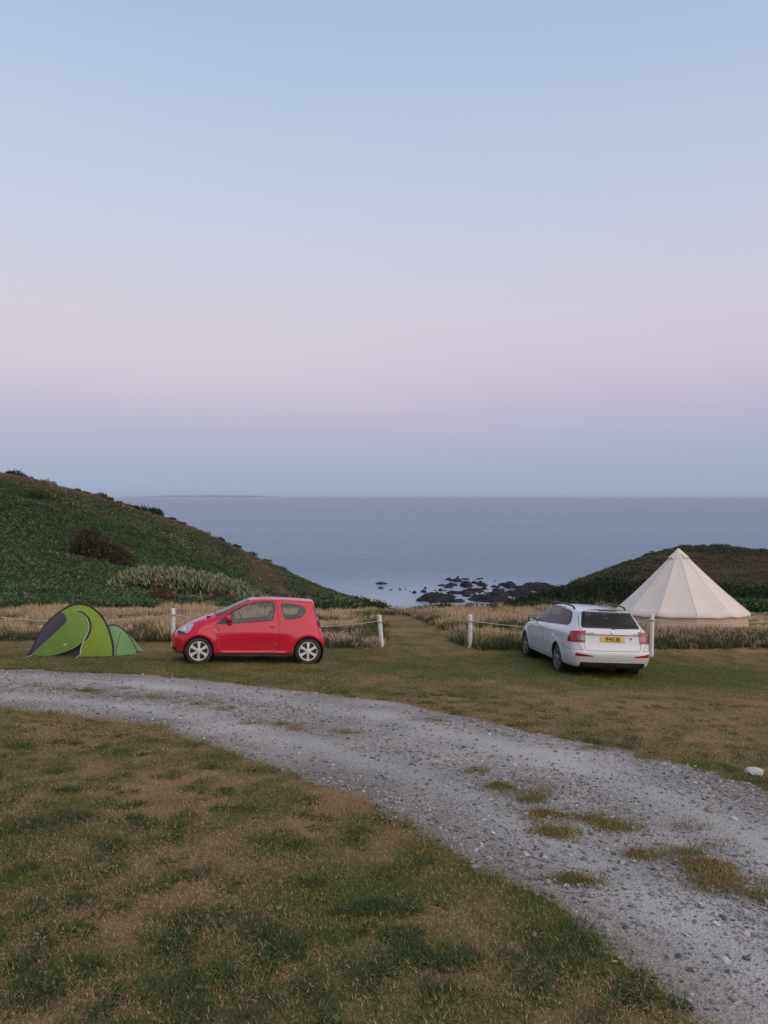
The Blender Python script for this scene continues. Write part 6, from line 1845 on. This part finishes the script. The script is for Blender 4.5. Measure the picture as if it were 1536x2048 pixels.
# the stones big enough to pick out, one by one
M_STONE = stone_material('loose slate stone', [(.24, .24, .25), (.36, .36, .365), (.46, .455, .45)], False)
M_PALE = mat('pale rock', (.48, .47, .455), .8, (.37, .365, .35), 6, .4, 20)
M_BROWNST = mat('brown grey stone', (.20, .175, .155), .85, (.28, .25, .22), 8, .4, 25)
stones = [rock_mesh('stone', 500 + s, 2, .42 + .08 * (s % 3), .10) for s in range(7)]
def lay_stone(px, py, w, label, m=None, flat=1.0, group='loose stones on the gravel track'):
    p = hit(px, py); d = p[1]; r_ = w * d / FPX / 2
    me = stones[rng.integers(0, 7)]
    if m is None:
        if not me.materials: me.materials.append(M_STONE)
    else: me = me.copy(); me.materials.clear(); me.materials.append(m)
    o = bpy.data.objects.new('stone', me); COL.objects.link(o)
    td_ = float(track_d(p[:1], p[1:2])[0])
    o.location = (p[0], p[1], p[2] + .012 + r_ * .16); o.scale = (r_ * 1.05, r_ * 1.05, r_ * flat); o.rotation_euler = (rng.normal(0, .12), rng.normal(0, .12), rng.random() * 6.28)
    tag(o, label, 'stone', group); return o
lay_stone(1509, 1549, 42, 'large whitish rock lying in the grass beside the track at the right edge', M_PALE, .62, None)
lay_stone(1422, 1627, 34, 'rounded brown grey stone half sunk in the gravel at the right', M_BROWNST, 1.1, None)
lay_stone(1468, 1643, 22, 'pale rounded stone just right of the brown grey stone on the track', M_PALE, 1.0, None)
lay_stone(1276, 1554, 22, 'flat grey stone near the far edge of the track below the white car', None, .9, None)
lay_stone(1192, 1762, 16, 'square pale stone by itself near the grass side of the track', M_PALE, .9, None)
lay_stone(1384, 1996, 13, 'small pale stone where the lawn meets the track near the bottom', M_PALE, 1.0, None)
SL = 'fist sized grey slate stone lying loose on the gravel track'
for px, py, w in ((1295, 1546, 14), (1185, 1522, 11), (1103, 1490, 14), (1390, 1536, 9), (1050, 1632, 15), (1108, 1636, 16), (863, 1528, 11), (1291, 1798, 12), (1254, 1816, 14), (1290, 1817, 12), (1358, 1832, 14), (1324, 1850, 12), (1340, 1734, 11),
                  (1283, 1739, 13), (1095, 1646, 18), (1449, 1829, 20), (1485, 1832, 16), (1524, 1826, 14), (1505, 1754, 14), (1475, 1905, 16), (1436, 1860, 15), (1459, 1921, 18), (1075, 1660, 10), (1020, 1590, 9), (980, 1600, 8), (1150, 1800, 11), (1210, 1830, 10),
                  (1405, 1790, 12), (1520, 1960, 16), (1490, 2000, 18), (1440, 1980, 12), (1390, 1920, 12), (1345, 1895, 11), (1530, 1880, 16), (1330, 1580, 10), (1370, 1600, 10), (1480, 1590, 10), (1515, 1620, 12), (1240, 1560, 8), (1400, 1570, 9), (1450, 1575, 10), (1210, 1530, 8), (1140, 1500, 8),
                  (690, 1455, 7), (930, 1500, 8), (1010, 1530, 8), (760, 1520, 7), (820, 1580, 8), (900, 1620, 9), (640, 1440, 6), (460, 1452, 6), (350, 1460, 7), (960, 1660, 10), (1040, 1720, 11), (1110, 1780, 11), (1270, 1690, 11), (1310, 1660, 9), (1230, 1610, 9), (1160, 1590, 8)):
    lay_stone(px + rng.normal(0, 2), py + rng.normal(0, 2), w, 'loose grey stone on the gravel track ' + ('below the right hand grass patches' if py > 1780 else 'between the two right hand grass patches' if py > 1680 and px > 1000 else 'along its far edge below the white car' if px > 1120 and py < 1612 else 'beside the middle grass patches' if px > 1000 else 'on the stretch in front of the path'))

# ------------------------------------------------------------------ reefs at the foot of the bay
M_REEF = mat('dark wet reef rock', (.010, .009, .011), .8, (.034, .028, .031), .6, 1.0, 2.0, spec=.12)
def reef(px, py, w, h, label, seed):
    """w, h: its extent in the photograph; most of h is depth along the water"""
    d = ray(px, py + h * .22); t = (SEA - EYE[2]) / d[2]; p = EYE + d * t; D = p[1]
    wx = w * D / FPX / 2; zt = min(3.2, .72 * h * D / FPX) ; dy = max(.5 * h * D * D / (FPX * (EYE[2] - SEA)) / 2, wx * .35)
    g = np.random.default_rng(seed); nx, ny = max(12, min(64, int(w * 1.0))), max(8, min(30, int(h * 1.5)))
    u = np.linspace(-1, 1, nx); v = np.linspace(-1, 1, ny); U, W_ = np.meshgrid(u, v)
    r_ = np.hypot(U, W_); ang = np.arctan2(W_, U)
    lim = 1.05 - .5 * (fbm(np.cos(ang) * 2.4 + seed * 3.1, np.sin(ang) * 2.0 + seed, 3, seed))
    X, Y = U * wx, W_ * dy
    hgt = np.clip(1 - (r_ / lim) ** 3, -.5, 1)
    ridge = np.abs(fbm((X * .35 + Y * .12) / 1.0 + seed, (Y * .10) + seed * 2, 3, seed + 5) - .5) * 2
    Z = zt * hgt * (.30 + .95 * fbm(X * .5 + seed, Y * .22, 4, seed + 9)) * (1 - .5 * ridge) - .12
    Vv = np.stack([X, Y, Z], 2).reshape(-1, 3); i, j = np.meshgrid(np.arange(ny - 1), np.arange(nx - 1), indexing='ij')
    F = np.stack([i * nx + j, i * nx + j + 1, (i + 1) * nx + j + 1, (i + 1) * nx + j], 2).reshape(-1, 4)
    F = F[(Vv[F][:, :, 2] > -.6).any(1)]
    o = link('reef_rock', mesh_np('reef_rock', Vv, F), M_REEF); o.location = (p[0], p[1], SEA)
    return tag(o, label, 'rock', 'reef rocks in the shallow bay')
SMALL = 'small dark reef rock standing out of the pale shallow water'
REEFS = [(763, 1166, 27, 6, 'low flat dark reef farthest left in the bay'), (762, 1175, 14, 5, None), (781, 1179, 10, 3, None), (800, 1178, 7, 4, None), (811, 1178, 6, 3, None), (829, 1184, 10, 7, None), (820, 1182, 5, 3, None),
         (883, 1170, 22, 5, 'thin flat reef alone in the water left of the broken reefs'), (847, 1182, 14, 8, None), (876, 1194, 72, 24, 'large dark reef nearest the sand in the middle of the bay'), (843, 1198, 26, 11, 'dark lump at the left end of the large middle reef'),
         (909, 1184, 36, 9, 'long narrow reef behind the large middle reef'), (913, 1200, 34, 12, 'low dark lump at the right end of the large middle reef'), (898, 1156, 9, 4, None), (915, 1160, 22, 9, None), (931, 1157, 20, 6, None), (952, 1158, 16, 3, None),
         (933, 1169, 28, 13, 'broken reef lump in the middle of the outer rocks'), (909, 1167, 12, 3, None), (964, 1167, 22, 12, 'rounded outer reef lump left of the big slab'), (950, 1164, 16, 7, None), (990, 1161, 7, 3, None), (989, 1170, 7, 3, None), (956, 1179, 26, 11, 'reef lump between the outer rocks and the right hand reef'),
         (974, 1178, 10, 3, None), (995, 1179, 24, 10, 'reef lump touching the right hand reef from the left'), (984, 1194, 90, 24, 'broad dark reef at the right side of the bay'), (1019, 1169, 30, 17, 'tall dark reef lump left of the water filled cleft'),
         (1040, 1184, 62, 22, 'dark reef joining the shore below the big slab'), (1076, 1171, 92, 24, 'big dark rock slab running out from the right shore'), (942, 1189, 9, 3, None), (870, 1180, 6, 3, None), (1060, 1192, 60, 16, 'dark shore rock just above the gorse at the right')]
for q in range(46):
    px_ = 955 + rng.normal(0, 62); py_ = 1179 + rng.normal(0, 11)
    if 1154 < py_ < 1202 and px_ > 838: REEFS.append((px_, py_, 6 + 20 * rng.random() ** 2, 3 + 6 * rng.random(), None))
REEFS += [(1000, 1186, 60, 14, 'low shelf of reef between the right hand reef and the shore'), (930, 1184, 44, 9, 'low dark shelf behind the middle reef'), (860, 1188, 30, 9, 'low ragged reef at the back of the middle reef')]
for q, (px, py, w, h, lb) in enumerate(REEFS): reef(px, py, w * 1.22, h * 1.2, lb or ('small dark reef rock in the pale water ' + ('left of the middle reef' if px < 850 else 'among the outermost broken rocks' if py < 1172 else 'between the middle and right hand reefs')), 600 + q)

# bare rock where the right headland breaks off above the sea
M_CLIFF = mat('brown cliff rock', (.13, .10, .078), .85, (.22, .17, .13), .6, .8, 2.5)
for q, (px, py, w) in enumerate(((1238, 1139, 8), (1249, 1134, 12), (1258, 1130, 9), (1270, 1124, 11), (1281, 1119, 8), (1293, 1113, 9), (1262, 1137, 16), (1280, 1132, 14))):
    x_ = (px - CX) / FPX; yy = np.linspace(120, 210, 500); e = (land_z(x_ * yy, yy) - EYE[2]) / yy; k = int(np.argmax(e)); D = yy[k]
    me = rock_mesh('cliff_rock', 700 + q, 3, .8, .10); me.materials.append(M_CLIFF); o = bpy.data.objects.new('cliff_rock', me); COL.objects.link(o)
    zr = EYE[2] - (py - 992) / FPX * D; r_ = w * D / FPX / 2
    o.location = (x_ * D, D - 1, min(zr - r_ * .5, float(land_z(np.array([x_ * D]), np.array([D - 1]))[0]) + r_ * .25)); o.scale = (r_, r_ * 1.3, r_); o.rotation_euler = (0, 0, rng.random() * 6)
    tag(o, 'brown weathered rock on the seaward edge of the right headland', 'rock', 'rocks along the edge of the right headland')
HAZE = 0.000032
# ------------------------------------------------------------------ a far coast on the horizon, and the air between
xs = np.linspace(-9900, -4400, 80); u = np.linspace(0, 1, 80)
hh = (14 + 50 * np.sin(np.pi * u) ** .5) * (.75 + .4 * fbm(u * 9, u * 0, 3, 151))
V = []
for k in range(80):
    for dy, f in ((-900, 0), (-300, .55), (0, 1.0), (700, .8), (1500, 0)):
        V.append((xs[k], 32000 + dy + 400 * math.sin(u[k] * 5), SEA - 2 + hh[k] * f))
F = [(k * 5 + q, k * 5 + q + 1, (k + 1) * 5 + q + 1, (k + 1) * 5 + q) for k in range(79) for q in range(4)]
tag(link('distant_coast', mesh_np('distant_coast', V, [f[::-1] for f in F], smooth=True), M_HILL), kind='structure')
hz = MB(); zt, zb_ = 40.0, -62.0
hz.box((0, 0, (zt + zb_) / 2), (330000, 330000, zt - zb_))
m_haze = bpy.data.materials.new('sea haze'); m_haze.use_nodes = True
nn, ll = m_haze.node_tree.nodes, m_haze.node_tree.links
nn.clear(); oo = nn.new('ShaderNodeOutputMaterial'); pv = nn.new('ShaderNodeVolumePrincipled')
pv.inputs['Color'].default_value = (.78, .86, 1.0, 1); pv.inputs['Density'].default_value = HAZE
ll.new(pv.outputs[0], oo.inputs['Volume'])
hz.build('haze', m_haze)['kind'] = 'stuff'
